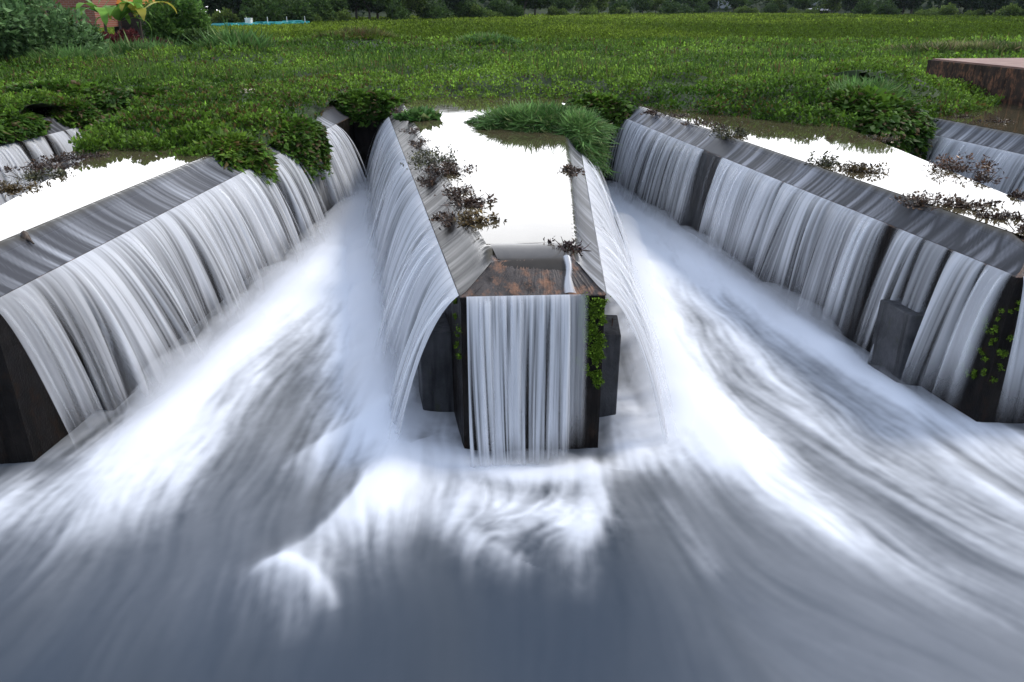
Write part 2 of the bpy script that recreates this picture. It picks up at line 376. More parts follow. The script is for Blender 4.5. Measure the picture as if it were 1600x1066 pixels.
        rg = np.broadcast_to((.05+.36*sstep(.25, .62, G))[..., None], C.shape[:2]+(1,)); top = sstep(.5, .2, G)[..., None]; C = C*(1-top)+np.array((.07, .058, .035))*top
        mesh('overflow_film', V, gridfaces(11, n), M['film'], root, col=np.concatenate([C, rg], -1).reshape(-1, 4))
    return root
def nrm(P0, P1, sgn):
    d = np.array(P1, float)-np.array(P0, float); d /= np.linalg.norm(d); return (d[1]*sgn, -d[0]*sgn)
def side_fall(k, sd, y0, y1, label, segs, jet, seed, **kw):
    f = FING[k][sd]; a, b = f(y0), f(y1)
    return fall('waterfall', label, a, b, nrm(a, b, 1 if sd == 1 else -1), segs, jet, seed, **kw)
side_fall(-1, 1, 7.72, 23.0, 'long smooth curtain pouring off the left weir finger beside the bright pool', [(7.6, 8.3, .5), (8.1, 9.1, .75, .3), (8.9, 15.7, 1.0), (16.05, 17.4, 1.0), (17.5, 18.6, .35, .3), (18.8, 21.3, .95)], .98, 21, filmw=.60, bright=.86)
side_fall(0, 0, 7.95, 23.3, 'white curtain fanning off the left edge of the middle weir finger', [(7.9, 23.4, 1.0)], .98, 32, thin=-.12, filmw=.44, bright=.98, famp=.022, filmcol=((.015, .012, .01), (.42, .39, .35)))
side_fall(0, 1, 8.05, 18.5, 'white curtain shooting off the right edge of the middle weir finger', [(8.0, 18.6, 1.0)], 1.05, 43, thin=-.3, filmw=.36, bright=.98)
side_fall(1, 0, 8.65, 22.9, 'broken curtains streaming off the left edge of the right weir finger', [(8.75, 9.0, .7, .08), (9.15, 9.55, .9, .1), (9.75, 10.1, .5, .1), (10.25, 10.65, .95, .1), (11.1, 12.3, .95, .2), (12.4, 13.85, 1.0, .1), (14.0, 16.35, 1.0), (16.4, 17.2, .12), (17.35, 18.6, .9), (18.6, 22.9, 1.0)], .62, 54, thin=.08, filmw=.42, bright=.88, filmcol=((.035, .035, .038), (.4, .41, .45)))
side_fall(2, 0, 9.4, 21.3, 'even streaked curtain off the weir finger in the upper right corner', [(9.4, 21.0, 1.0)], .62, 65, thin=.02, bright=.84, res=.02)
side_fall(-2, 1, 14.0, 23.2, 'separate thin falls between weeds on the overgrown finger in the upper left', [(14.0, 18.3, 1.0), (18.6, 19.2, 1.0), (19.55, 20.1, 1.0), (20.35, 20.8, 1.0), (22.2, 23.0, .9)], .75, 76, bright=.84, filmw=.45, res=.02)
fall('waterfall', 'straight narrow curtain dropping from the front of the middle weir finger', (-.5, 7.925), (.86, 8.005), (.05, -.998), [(-.51, .66, 1.0, .05), (.62, .74, .5, .1)], -.0+.52, 87, ff=.84, film=False, bright=.98, res=.006, nrow=30, thin=-.15, fine=1.7, con_mul=1.7)
fall('waterfall', 'thin curtain on the near front of the right weir finger at the picture edge', (6.02, 8.61), (7.6, 8.71), (.05, -.998), [(6.06, 7.6, .85, .1)], .3, 98, film=False, bright=.85)
# rounded sill of water and the little trickle on the nose of the middle finger
def nose():
    n = 110; u = np.linspace(0, 1, n)
    prof = [(.58, ZP-.003), (.52, ZP-.001), (.42, ZP-.002), (.32, ZP-.007), (.22, ZP-.014), (.12, ZP-.023), (.04, ZP-.033), (.0, ZP-.041), (-.03, ZP-.058), (-.06, ZP-.085), (-.09, ZP-.118), (-.13, ZP-.17)]
    V = []; C = []
    for j, (iy, z) in enumerate(prof):
        k = np.clip(-iy/.36, 0, 1); x0 = -.57+.44*(1-k)-.2*max(0, iy)-.03*(iy > 0); x1 = 1.04-.36*(1-k)-.10+.05*max(0, iy)+.11*(iy > .1)
        x = x0+(x1-x0)*u; y = 8.29+.09*(x+.57)/1.61+iy
        V.append(np.c_[x, y, z+.002*np.sin(u*9)]); w = fbm(u*6, 0*u+j*.3, 2, 5)
        C.append(np.c_[np.array((.085, .074, .062))*(1-.4*(j/11))*(.8+.4*w[:, None]), np.full(n, .06+.02*j)])
    root = tag(empty('sill_water', (0.2, 8.4, 2.3)), 'smooth rounded sheet of water slipping over the nose of the middle finger', 'overflow')
    mesh('rounded_sheet', np.vstack(V)-np.array((.2, 8.4, 2.3)), gridfaces(12, n), M['film'], root, col=np.vstack(C))
    m_ = 22; t = np.linspace(0, 1, 30); V = []; C = []
    for a in t:
        w = .028+.045*max(0, a-.5)/.5+.02*(1-a)
        uu = np.linspace(-1, 1, m_); x = .62+.02*math.sin(a*5)+.10*max(0, a-.55)+uu*w; y = 8.36-.36*a; z = ZP-.02-.305*a+.03*(1-uu**2)*(1-.5*a)
        V.append(np.c_[x, np.full(m_, y-.012), z]); st = fbm(uu*2+a*.3, 0*uu, 4, 9)
        al = np.clip((1-uu**2)*1.5*(.35+st), 0, 1); C.append(np.c_[np.tile((.82, .84, .88), (m_, 1))*(.75+.4*st[:, None]), al])
    mesh('trickle', np.vstack(V)-np.array((.2, 8.4, 2.3)), gridfaces(30, m_), M['curtain'], root, col=np.vstack(C))
nose()
# ------------------------------------------------------------------ the river below
def river():
    dx = .021; xs = np.arange(-14.5, 15.2, dx); ys = np.arange(2.4, YB+.05, dx); X, Y = np.meshgrid(xs, ys); ny, nx = X.shape
    foam = np.zeros(X.shape); H = np.zeros(X.shape); vx = np.zeros(X.shape); vy = np.full(X.shape, -.02); ww = np.full(X.shape, .02)
    def seg_eval(pts, R_):
        P = np.array([un(x, y, 0) for x, y in pts])
        # smooth the polyline
        t = np.arange(len(P)); tt = np.linspace(0, len(P)-1, (len(P)-1)*6+1)
        Pn = np.c_[np.interp(tt, t, P[:, 0]), np.interp(tt, t, P[:, 1])]
        for _ in range(4): Pn[1:-1] = .25*Pn[:-2]+.5*Pn[1:-1]+.25*Pn[2:]
        x0, x1 = Pn[:, 0].min()-R_, Pn[:, 0].max()+R_; y0, y1 = Pn[:, 1].min()-R_, Pn[:, 1].max()+R_
        i0, i1 = np.searchsorted(xs, (x0, x1)); j0, j1 = np.searchsorted(ys, (y0, y1)); sl = (slice(j0, j1), slice(i0, i1))
        A, B = X[sl], Y[sl]; best = np.full(A.shape, 1e9); U = np.zeros(A.shape); SD = np.zeros(A.shape); DX = np.zeros(A.shape); DY = np.zeros(A.shape)
        m = len(Pn)-1
        for i in range(m):
            a, b = Pn[i], Pn[i+1]; e = b-a; l2 = e@e+1e-9
            t = np.clip(((A-a[0])*e[0]+(B-a[1])*e[1])/l2, 0, 1); qx = A-a[0]-t*e[0]; qy = B-a[1]-t*e[1]; d = qx*qx+qy*qy
            k = d < best; best = np.where(k, d, best); U = np.where(k, (i+t)/m, U)
            cr = e[0]*qy-e[1]*qx; SD = np.where(k, np.sign(cr), SD); l = math.sqrt(l2); DX = np.where(k, e[0]/l, DX); DY = np.where(k, e[1]/l, DY)
        return sl, np.sqrt(best), U, SD, DX, DY
    def stroke(pts, amp, sl_, sr_, h=0.0, hw=.25, flow=1.0, fr=.8, fade=(1, 1)):
        """sl_/sr_: falloff on the left/right of travel; flow direction follows the stroke"""
        Rm = max(3*max(sl_, sr_), 2.6*fr)
        s, D, U, SD, DX, DY = seg_eval(pts, Rm)
        sg = np.where(SD > 0, sl_, sr_); a = np.interp(U, np.linspace(0, 1, len(fade)), fade)
        foam[s] = 1-(1-foam[s])*(1-np.clip(amp*a*np.exp(-(D/sg)**2), 0, 1))
        if h: H[s] += h*a*np.exp(-(D/np.where(SD > 0, min(hw, sl_*2), hw))**2)
        if flow:
            w = flow*np.exp(-(D/fr)**2); vx[s] += w*DX; vy[s] += w*DY; ww[s] += w
    # flow guides (no foam)
    for pts, fl, fr in [([(560, 320), (500, 430), (390, 560), (260, 680), (120, 830), (-60, 1000)], 1, .9),
                        ([(590, 420), (560, 560), (490, 700), (420, 830), (380, 1000), (370, 1100)], 1.0, .9),
                        ([(300, 690), (260, 800), (230, 930), (210, 1100)], .7, .8), ([(40, 740), (-60, 800), (-250, 900)], 1.0, .7),
                        ([(500, 690), (480, 800), (470, 930), (470, 1100)], 1.0, .5), ([(620, 640), (600, 760), (590, 900), (590, 1100)], 1.2, .5),
                        ([(830, 720), (830, 830), (820, 960), (820, 1100)], .8, .8), ([(960, 620), (985, 700), (1010, 820), (1030, 1100)], .7, .6),
                        ([(970, 320), (1010, 440), (1080, 590), (1200, 730), (1400, 870), (1700, 1020)], 1.2, .9),
                        ([(1000, 330), (1100, 440), (1250, 580), (1450, 730), (1750, 900)], 1.2, .9),
                        ([(1180, 450), (1330, 560), (1460, 660), (1700, 800)], 1.0, .8), ([(1100, 780), (1250, 900), (1450, 1000), (1700, 1080)], .8, .9)]:
        stroke(pts, 0, .1, .1, 0, .1, fl, fr)
    # left channel foam
    stroke([(570, 296), (545, 350), (520, 420), (470, 480)], .97, 1.2, .8, .05, .6, 0, fade=(1, 1, .9, .75))
    stroke([(510, 400), (430, 500), (330, 600), (240, 680), (170, 740), (110, 800)], 1.0, .55, .42, .16, .5, 0, fade=(1, 1, 1, 1, .95, .4))
    stroke([(300, 660), (235, 735), (170, 800), (90, 860)], .75, .5, .5, .06, .5, 0, fade=(1, 1, .6, .1))
    stroke([(400, 600), (330, 690), (270, 780), (220, 860)], .5, .3, .5, 0, .4, 0, fade=(.9, .8, .5, 0))
    stroke([(240, 700), (170, 715), (90, 718)], .55, .15, .3, .03, .2, 0, fade=(1, .7, .3))
    stroke([(30, 770), (0, 810), (-60, 850)], .75, .3, .4, .06, .3, 0, fade=(.6, 1, 1))
    stroke([(585, 420), (590, 520), (600, 620), (610, 690)], .9, .32, .8, .1, .4, 0, fade=(.9, .85, .95, 1))
    stroke([(575, 470), (520, 505), (465, 525)], .7, .45, .1, .05, .18, 0, fade=(1, .8, 0))
    stroke([(590, 545), (530, 560), (470, 590)], .65, .45, .1, .06, .18, 0, fade=(1, .8, 0))
    stroke([(610, 655), (540, 680), (480, 710), (420, 757)], .88, .5, .07, .2, .3, 0, fade=(1, .8, .6, 0))
    stroke([(640, 720), (575, 775), (510, 835), (452, 884), (432, 905)], .95, .5, .07, .2, .4, 0, fade=(1, .95, .75, .28, 0))
    stroke([(640, 740), (600, 800), (580, 860)], .5, .5, .4, .05, .4, 0, fade=(1, .7, .1))
    stroke([(620, 650), (620, 720), (600, 790)], .95, .38, .3, .1, .4, 0)
    stroke([(395, 912), (415, 893), (445, 886), (480, 898), (508, 922), (528, 958)], .8, .07, .13, .0, .2, 0, fade=(0, .8, 1, 1, .8, 0))
    stroke([(420, 905), (455, 893), (490, 915)], .22, .3, .3, .13, .26, 0)
    stroke([(455, 900), (450, 960), (445, 1020)], .36, .32, .32, .08, .35, 0, fade=(1, .5, 0))
    # pool in front of the nose
    stroke([(735, 735), (790, 745), (860, 745), (935, 740)], .8, .3, .2, .06, .3, 0, fade=(.6, 1, 1, .8))
    stroke([(745, 770), (720, 810), (740, 850), (800, 872)], .7, .12, .22, .07, .2, 0, fade=(.8, .8, .7, .3))
    stroke([(760, 790), (820, 800), (890, 805)], .8, .34, .34, .08, .3, 0)
    stroke([(930, 740), (945, 790), (925, 840), (900, 870)], .75, .1, .22, .08, .2, 0, fade=(1, 1, .7, .1))
    stroke([(700, 720), (715, 790), (690, 850)], .6, .14, .3, .05, .2, 0, fade=(.7, 1, 0))
    stroke([(780, 830), (790, 880), (770, 930)], .4, .2, .25, .03, .2, 0, fade=(1, .5, 0))
    stroke([(900, 830), (905, 900), (900, 950)], .35, .2, .25, 0, .2, 0, fade=(1, .4, 0))
    stroke([(585, 330), (575, 430), (560, 540), (520, 640)], .46, 1.1, .9, 0, .2, 0, fade=(1, .9, .7, 0))
    stroke([(990, 360), (1090, 470), (1230, 590), (1400, 700), (1600, 830)], .46, .9, .9, 0, .2, 0, fade=(1, 1, .75, .5, .3))
    stroke([(715, 715), (770, 742), (840, 748), (915, 740)], 1.0, .26, .24, .08, .3, 0, fade=(.5, 1, 1, .6))
    stroke([(690, 640), (700, 690), (712, 730)], .75, .25, .2, .05, .2, 0); stroke([(955, 620), (970, 670), (990, 720)], .8, .3, .3, .05, .2, 0)
    # right channel foam
    stroke([(960, 300), (985, 350), (1020, 420)], 1.0, 1.1, .9, .05, .6, 0)
    stroke([(1000, 420), (1020, 520), (1060, 620), (1130, 700)], 1.0, .7, .5, .16, .5, 0)
    stroke([(1080, 640), (1160, 730), (1250, 800), (1390, 880), (1560, 960)], 1.0, .5, .3, .1, .4, 0, fade=(1, 1, .72, .4, .12))
    stroke([(950, 640), (985, 660), (1040, 690), (1110, 730)], .7, .3, .28, .08, .25, 0, fade=(.8, .9, 1, .8))
    stroke([(945, 700), (985, 700), (1050, 730), (1110, 790)], .55, .25, .12, .06, .2, 0, fade=(.5, .9, .8, .1))
    stroke([(1070, 370), (1110, 420), (1190, 480), (1290, 550)], .95, .35, .5, .1, .35, 0, fade=(.8, 1, 1, .95))
    stroke([(1240, 510), (1310, 570), (1390, 615), (1470, 660), (1590, 730), (1700, 790)], .95, .28, .3, .12, .3, 0, fade=(.9, 1, .9, .85, .6, .3))
    stroke([(1330, 560), (1420, 600), (1500, 650)], .5, .25, .2, .03, .2, 0)
    stroke([(1060, 430), (1160, 540), (1320, 660), (1500, 770), (1700, 880)], .45, .3, .35, .04, .3, 0, fade=(1, .75, .55, .45, .3))
    stroke([(1120, 520), (1300, 680), (1500, 830), (1700, 940)], .4, .2, .25, .04, .25, 0, fade=(1, .9, .6, .4))
    stroke([(1390, 600), (1440, 680), (1530, 760), (1700, 830)], .4, .1, .3, .05, .2, 0, fade=(.8, .9, .8, .6))
    stroke([(1545, 670), (1600, 690), (1700, 720)], .8, .3, .35, .05, .3, 0)
    stroke([(1040, 790), (1080, 830), (1110, 880)], .16, .15, .2, 0, .2, 0)
    def landing(k, sd, y0, y1, jet, amp):
        f = FING[k][sd]; a0 = f(0); d0 = f(1)-f(0); o = (X-(a0[0]+d0[0]*Y))*(1 if sd else -1)
        m = sstep(y0-.35, y0+.25, Y)*sstep(y1+.4, y1-.4, Y)
        g = np.where(o < jet, np.exp(-((o-jet)/(jet*.55))**2), np.exp(-((o-jet)/.42)**2))*(o > -.1)*m*amp
        foam[:] = 1-(1-foam)*(1-np.clip(g, 0, 1)); H[:] += .10*np.exp(-((o-jet)/.35)**2)*m*amp
    landing(-1, 1, 8.0, 21.5, .9, 1.0); landing(0, 0, 8.2, 23.2, .95, 1.0); landing(0, 1, 8.3, 18.5, 1.0, 1.0); landing(1, 0, 10.6, 22.8, .5, 1.0); landing(1, 0, 8.9, 10.8, .45, .7)
    foam[(Y > 9) & ((X < -8.5) | (X > 8.2))] = .75
    vn = np.hypot(vx, vy)+1e-6; gx, gy = vx/vn, vy/vn
    # turbulence in the pool in front of the nose
    c0 = un(830, 810, 0); r2 = ((X-c0[0])**2+(Y-c0[1])**2)/.6**2; tw = .9*np.exp(-r2)
    ang = (fbm(X, Y, 1.3, 4, 2)-.5)*.7+tw*(fbm(X, Y, 1.6, 9, 2)-.5)*5
    c, q = np.cos(ang), np.sin(ang); gx, gy = gx*c-gy*q, gx*q+gy*c
    ii = np.arange(ny)[:, None]*np.ones((1, nx)); jj = np.ones((ny, 1))*np.arange(nx)[None]
    ii = ii.astype(np.float32); jj = jj.astype(np.float32); gx = gx.astype(np.float32); gy = gy.astype(np.float32)
    def blur(a, r):
        for ax in (0, 1):
            for _ in range(2):
                cs = np.cumsum(np.concatenate([np.repeat(np.take(a, [0], ax), r+1, ax), a, np.repeat(np.take(a, [-1], ax), r, ax)], ax), ax)
                n_ = a.shape[ax]; a = (np.take(cs, range(2*r+1, 2*r+1+n_), ax)-np.take(cs, range(0, n_), ax))/(2*r+1)
        return a
    def lic(noise, steps, st=1.0):
        acc = noise.copy(); wt = 1.0
        for sg in (1, -1):
            pi_, pj = ii.copy(), jj.copy()
            for k in range(steps):
                a = np.clip(np.rint(pi_), 0, ny-1).astype(np.int32); b = np.clip(np.rint(pj), 0, nx-1).astype(np.int32)
                pi_ += sg*st*gy[a, b]; pj += sg*st*gx[a, b]
                a = np.clip(np.rint(pi_), 0, ny-1).astype(np.int32); b = np.clip(np.rint(pj), 0, nx-1).astype(np.int32)
                acc += noise[a, b]
        acc /= 2*steps+1; acc = blur(acc, 1); acc -= acc.mean(); return acc/(acc.std()*4)+.5
    r0 = np.random.default_rng(5)
    fine = lic(r0.random((ny, nx)).astype(np.float32), 16, 1.0)
    crs = lic(blur(r0.random((ny, nx)).astype(np.float32), 3), 20, 2.0)
    vc = lic(blur(r0.random((ny, nx)).astype(np.float32), 11), 22, 4.0)
    lc = .50*(fine-.5)+.50*(crs-.5)+.42*(vc-.5)
    f = foam+foam*(1-foam)*lc*2.3+foam**1.5*lc*.14
    f = np.clip(f*1.02, 0, 1)**1.22
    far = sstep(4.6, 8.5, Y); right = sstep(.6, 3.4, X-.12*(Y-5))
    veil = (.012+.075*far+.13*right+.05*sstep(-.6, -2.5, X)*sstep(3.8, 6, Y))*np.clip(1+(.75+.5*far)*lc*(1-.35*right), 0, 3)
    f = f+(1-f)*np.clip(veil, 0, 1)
    rid = lambda sc, sd: 1-np.abs(2*fbm(X+.25*(crs-.5), Y+.25*(vc-.5), sc, sd, 3)-1)*1.6
    T = 0
    for (px, py, r, a_) in ((790, 800, .55, 1), (880, 800, .5, 1), (700, 680, .35, .8), (985, 665, .4, .9), (1050, 720, .35, .6), (620, 720, .4, .35), (70, 780, .6, .5), (180, 745, .5, .4)):
        c0 = un(px, py, 0); T = np.maximum(T, a_*np.exp(-((X-c0[0])**2+(Y-c0[1])**2)/r**2))
    tb = .6*rid(2.4, 91)+.4*rid(5.5, 97)
    f = np.clip(f+T*(tb-.60)*.5, 0, .97)
    sky_tone = np.clip(.08+.75*sstep(5.2, 9.0, Y+.2*np.maximum(0, X))+(vc-.5)*.35, 0, 1)  # near-to-far blend, sky reflection by viewing angle put into the water colour
    edge = 1.0
    Z = .7*blur(H, 5)*(1+.25*(vc-.5))+.022*(vc-.5)+.010*(crs-.5)*(.4+foam)+.002*(fine-.5)+.05*(fbm(X, Y, .6, 33, 2)-.5)
    Cc = np.stack([f, sky_tone, 0*f, 0*f+1], -1)
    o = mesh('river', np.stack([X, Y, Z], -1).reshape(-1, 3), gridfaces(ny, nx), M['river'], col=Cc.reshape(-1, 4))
    tag(o, kind='structure')
river()
# ------------------------------------------------------------------ marsh, water hyacinth
LEFTB = np.array([un(x, y, 2.35) for x, y in [(-200, 262), (0, 246), (140, 246), (310, 240)]])
def interp(P, x): return np.interp(x, P[:, 0], P[:, 1])
B0 = np.array([(-4.9, 23.5), (-3.5, 23.6), (-2.2, 24.2), (2.0, 24.3), (2.6, 23.6), (3.6, 22.9)])
B1 = np.array([un(x, y, 2.35) for x, y in [(1000, 166), (1075, 176), (1200, 189), (1260, 197), (1312, 199), (1340, 196)]])
B2 = np.array([un(x, y, 2.35) for x, y in [(1440, 190), (1490, 180), (1535, 173), (1568, 160), (1600, 143), (1660, 118), (1800, 110)]])
B_2 = np.array([(-30, 16.5), (-12.3, 17.2), (-10.7, 17.6)])
def marsh_edge(X):
    """y of the near edge of the floating plants for each x"""
    e = np.full(X.shape, 23.45)
    e = np.where((X > -4.6) & (X < 3.2), interp(B0, X), e)
    e = np.where((X >= 3.2) & (X < 8.3), interp(B1, X), e)
    e = np.where(X >= 9.7, interp(B2, X), e)
    e = np.where((X > -9.9) & (X <= -5.0), 14.9+.35*np.sin(X*2.3), e)
    e = np.where((X > -16.5) & (X < -10.9), 17.4+.3*np.sin(X*3.), e)
    return e
def in_channel(X, Y):
    o = np.zeros(X.shape, bool)
    for k in (-1, 0, 1, 2):
        o |= (X > FING[k-1][1](Y.ravel()[None].T if False else 0)[0]) & False
    for k in (-1, 0, 1, 2):
        fa, fb = FING[k-1][1], FING[k][0]
        ax = fa(0)[0]+(fa(1)[0]-fa(0)[0])*Y; bx = fb(0)[0]+(fb(1)[0]-fb(0)[0])*Y
        o |= (X > ax-.03) & (X < bx+.03) & (Y < YB+.05)
    return o
def open_water(X, Y):
    o = Y < marsh_edge(X)
    o |= in_channel(X, Y)
    a = un(428, 87, 2.35); o |= ((X-a[0])/1.3)**2+((Y-a[1])/1.6)**2 < 1
    a = un(128, 157, 2.35); o |= ((X-a[0])/.75)**2+((Y-a[1])/.45)**2 < 1
    return o
MOUNDS = [(un(1330, 150, 2.5), 1.9, .55), (un(1240, 160, 2.5), 1.6, .3), (un(60, 185, 2.5), 1.6, .45), (un(560, 72, 2.5), 4.0, .55), (un(755, 76, 2.5), 2.0, .55), (un(1070, 135, 2.5), 1.1, .4),
          (un(640, 110, 2.5), 5.0, .35), (un(860, 130, 2.5), 3.2, .3), (un(330, 95, 2.4), 3.4, .5), (un(1420, 160, 2.5), 1.6, .4), (un(300, 215, 2.4), 1.0, .12), (un(1560, 80, 2.5), 3.0, .5)]
def mound(X, Y):
    h = 0
    for (c, r, a) in MOUNDS: h = h+a*np.exp(-((X-c[0])**2+(Y-c[1])**2)/r**2)
    return h
def ramp_edge(X):
    e = marsh_edge(X); e = np.where((X >= 8.0) & (X < 10.3), 19.2, e); e = np.where((X > -11.3) & (X < -9.7), 17.5, e)
    return np.where((X > -5.2) & (X < -4.5), 20.0, e)
def ground_h(X, Y):
    return (.02+.16*fbm(X, Y, .35, 3, 3)+.12*fbm(X, Y*.6, .09, 8, 2)+mound(X, Y)+.09)*sstep(.0, 2.4, Y-ramp_edge(X))-.09
def marsh():
    ys = np.concatenate([np.arange(14, 34, .22), 34*1.025**np.arange(0, 92)]); us = np.linspace(-1, 1, 560)
    Y, U = np.meshgrid(ys, us, indexing='ij'); X = U*(22+Y*.72)
    ow = open_water(X, Y)
    Z = np.where(ow, 1.6, ZP-.03+ground_h(X, Y))
    fc = gridfaces(*X.shape); bank = (Y.ravel()[fc].min(1) > 23.0) & (Y.ravel()[fc].max(1) < 24.2); bad = np.where(bank, ow.ravel()[fc].all(1), ow.ravel()[fc].any(1)); fc = fc[~bad]
    # never hang the sheet over the channels
    Z = np.where(in_channel(X, Y), 2.0, Z)
    bank = Y.ravel()[fc].min(1) > 23.0; ic = in_channel(X, Y).ravel()[fc]; inch = np.where(bank, ic.all(1), ic.any(1)); fc = fc[~inch]
    o = mesh('marsh_ground', np.stack([X, Y, Z], -1).reshape(-1, 3), fc, M['soil']); tag(o, kind='structure')
marsh()
G1, G2, G3 = (.045, .105, .009), (.17, .285, .032), (.1, .16, .02)
def sample_view(n, y0, y1, x0=-260, x1=1860, z=2.5):
    px = rng.uniform(x0, x1, n); py = rng.uniform(y0, y1, n)
    u = (px-800)/F; v = (533-py)/F; dz = -sp+v*cp; t = (z-CZ)/dz
    return t*u, t*(cp+v*sp)
def hyacinth():
    X, Y = sample_view(560000, 60, 262); k = ~open_water(X, Y) & (Y < 62) & (X > -25+0*Y) & (rng.random(len(X)) < .25+1.2*sstep(.36, .56, fbm(X, Y, 1.7, 23, 2))); X, Y = X[k], Y[k]
    Lf = Leaves(); n = len(X); d = np.hypot(X, Y)
    z0 = ZP+ground_h(X, Y); cl = fbm(X, Y, .55, 21, 3); pat = fbm(X, Y, .16, 27, 2)
    c2 = fbm(X, Y, 1.7, 23, 2); hgt = rng.random(n)**.8*(.05+.34*sstep(.3, .7, cl*.5+c2*.5))
    sz = np.maximum(.09, d*.0031)*rng.uniform(.7, 1.35, n)
    t = .15+.5*(hgt/.3)+(pat-.5)*1.4
    C = hues(n, G1, G2, t, .42)
    ye = rng.random(n) < .03+.16*sstep(.56, .75, fbm(X, Y, .3, 55, 2)); C[ye] = hues(ye.sum(), (.14, .11, .025), (.1, .06, .03), None, .3)
    da = sstep(.0, .35, Y-marsh_edge(X)); C *= 1.0
    Lf.add(OV, np.c_[X, Y, z0+hgt-.03], rng.uniform(0, 2*pi, n), np.where(rng.random(n) < .6, rng.uniform(.5, 1.3, n), rng.uniform(-.25, .6, n)), sz, rng.uniform(.75, 1.2, n), C, rng.normal(0, .7, n))
    o = Lf.build('water_hyacinth', M['leaf']); tag(o, 'dense floating mat of green water hyacinth behind the weir', 'water hyacinth', kind='stuff')
    # grass threads standing in the mat
    X, Y = sample_view(60000, 66, 250); g = fbm(X, Y, .4, 61, 2)+.35*mound(X, Y); k = ~open_water(X, Y) & (g > .56) & (Y < 60) & ((Y > 26) | (X > 8.6)); X, Y = X[k], Y[k]; n = len(X); d = np.hypot(X, Y)
    Lf = Leaves(); C = hues(n, (.05, .12, .02), (.12, .19, .04), None, .3); br = rng.random(n) < .12; C[br] = hues(br.sum(), (.2, .14, .06), (.14, .09, .04))
    Lf.add(BL, np.c_[X, Y, ZP+ground_h(X, Y)+.02], rng.uniform(0, 2*pi, n), rng.uniform(.7, 1.4, n), rng.uniform(.22, .55, n), np.maximum(.7, d*.035), C)
    o = Lf.build('marsh_grass', M['leaf']); tag(o, 'thin bright grass blades standing among the floating plants', 'grass', kind='stuff')
    # far field: tufts that grow with distance
    X, Y = sample_view(300000, 20.5, 74, -200, 1800); k = (Y > 52) & (Y < 330) & ~open_water(X, Y); X, Y = X[k], Y[k]; n = len(X); d = np.hypot(X, Y)
    Lf = Leaves(); cl = fbm(X, Y*.5, .07, 71, 3); pat = fbm(X*.6, Y*.25, .05, 75, 3)
    C = hues(n, (.075, .125, .010), (.20, .28, .028), .5+(pat-.5)*2.2+(cl-.5)*1.2+rng.normal(0, .25, n), .32)
    Lf.add(OV, np.c_[X, Y, ZP+ground_h(X, Y)-.05+.2*cl], rng.uniform(0, 2*pi, n), rng.uniform(.15, 1.2, n), np.minimum(d*.0031, .6)*rng.uniform(.6, 1.3, n), rng.uniform(.8, 1.4, n), C)
    o = Lf.build('water_hyacinth_field', M['far_leaf']); tag(o, 'wide flat field of yellowish green water hyacinth reaching the far trees', 'water hyacinth', kind='stuff')
hyacinth()
# ------------------------------------------------------------------ weed and grass clumps of their own
def clump(name, label, cat, c, rad, n, size, wid, cols, tpl=BL, droop=.6, pit=(.2, 1.3), flat=.6, outward=True, group=None, m='leaf', hang=0, kind=None):
    c = np.array(c, float); rad = np.array(rad, float)
    th = rng.uniform(0, 2*pi, n); r = np.sqrt(rng.random(n)); lump = .62+.75*vnoise(np.cos(th)*2.6, np.sin(th)*2.6, 1, int(abs(c[0]*31+c[1]*7)) % 97)
    x = r*np.cos(th)*lump; y = r*np.sin(th)*lump; top = np.sqrt(np.clip(1-r**2, 0, 1)); z = top*rng.random(n)**.5
    P = np.c_[x*rad[0], y*rad[1], z*rad[2]]
    if hang: P[:, 2] -= hang*np.clip(r-.35, 0, 1)**1.3*rng.random(n)*1.6
    cl = fbm(P[:, 0]+c[0], P[:, 1]+P[:, 2]*2, 3.5/max(rad[0], .3), 13, 2)
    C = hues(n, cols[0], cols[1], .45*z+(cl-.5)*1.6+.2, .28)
    if len(cols) > 2: k = rng.random(n) < .12; C[k] = hues(k.sum(), cols[2], cols[2])
    size = size*np.where(rng.random(n) < .12, 1.7, 1); yaw = th+rng.normal(0, 1.1, n) if outward else rng.uniform(0, 2*pi, n)
    pt = rng.uniform(*pit, n)*(1-.5*r) - (hang > 0)*np.clip(r-.45, 0, 1)*1.6
    Lf = Leaves(); Lf.add(tpl, P, yaw, pt, size*rng.uniform(.6, 1.35, n), wid, C, None, 1+droop)
    o = Lf.build(name, M[m]); o.location = c
    return tag(o, label, cat, group, kind)
GR = ((.045, .12, .025), (.19, .34, .10), (.25, .3, .12)); GF = ((.045, .11, .010), (.18, .29, .035), (.15, .11, .04)); GD = ((.032, .085, .010), (.13, .24, .03), (.14, .1, .05))
clump('hanging_weeds', 'leafy weeds closing the far left channel behind the left pool', 'weed clump', (-10.6, 23.35, ZP-.05), (1.0, .5, .4), 11400, 0.116, 1.0, GD, OV, hang=.45, pit=(.0, 1.1))
clump('hanging_weeds', 'low weeds along the far edge of the left weir finger', 'weed clump', (-9.3, 19.6, ZP-.1), (.6, 2.2, .3), 11400, 0.109, 1.0, GD, OV, hang=.3, pit=(.0, 1.1))
clump('hanging_weeds', 'weeds hiding the far left weir finger\'s rim between small cascades', 'weed clump', (-11.75, 21.2, ZP-.08), (.5, .9, .32), 8550, 0.109, 1.0, GD, OV, hang=.3, pit=(.0, 1.1))
clump('hanging_weeds', 'low green weeds bridging the head of the upper right channel', 'weed clump', (9.2, 23.1, ZP+.2), (1.7, .9, .5), 14000, .12, 1.0, GD, OV, hang=.35, pit=(.0, 1.1))
clump('hanging_weeds', 'long bank of weeds behind the thin falls in the upper left', 'weed clump', (-12.9, 22.9, ZP+.16), (2.1, .8, .42), 17000, .12, 1.0, GD, OV, hang=.3, pit=(.0, 1.1))
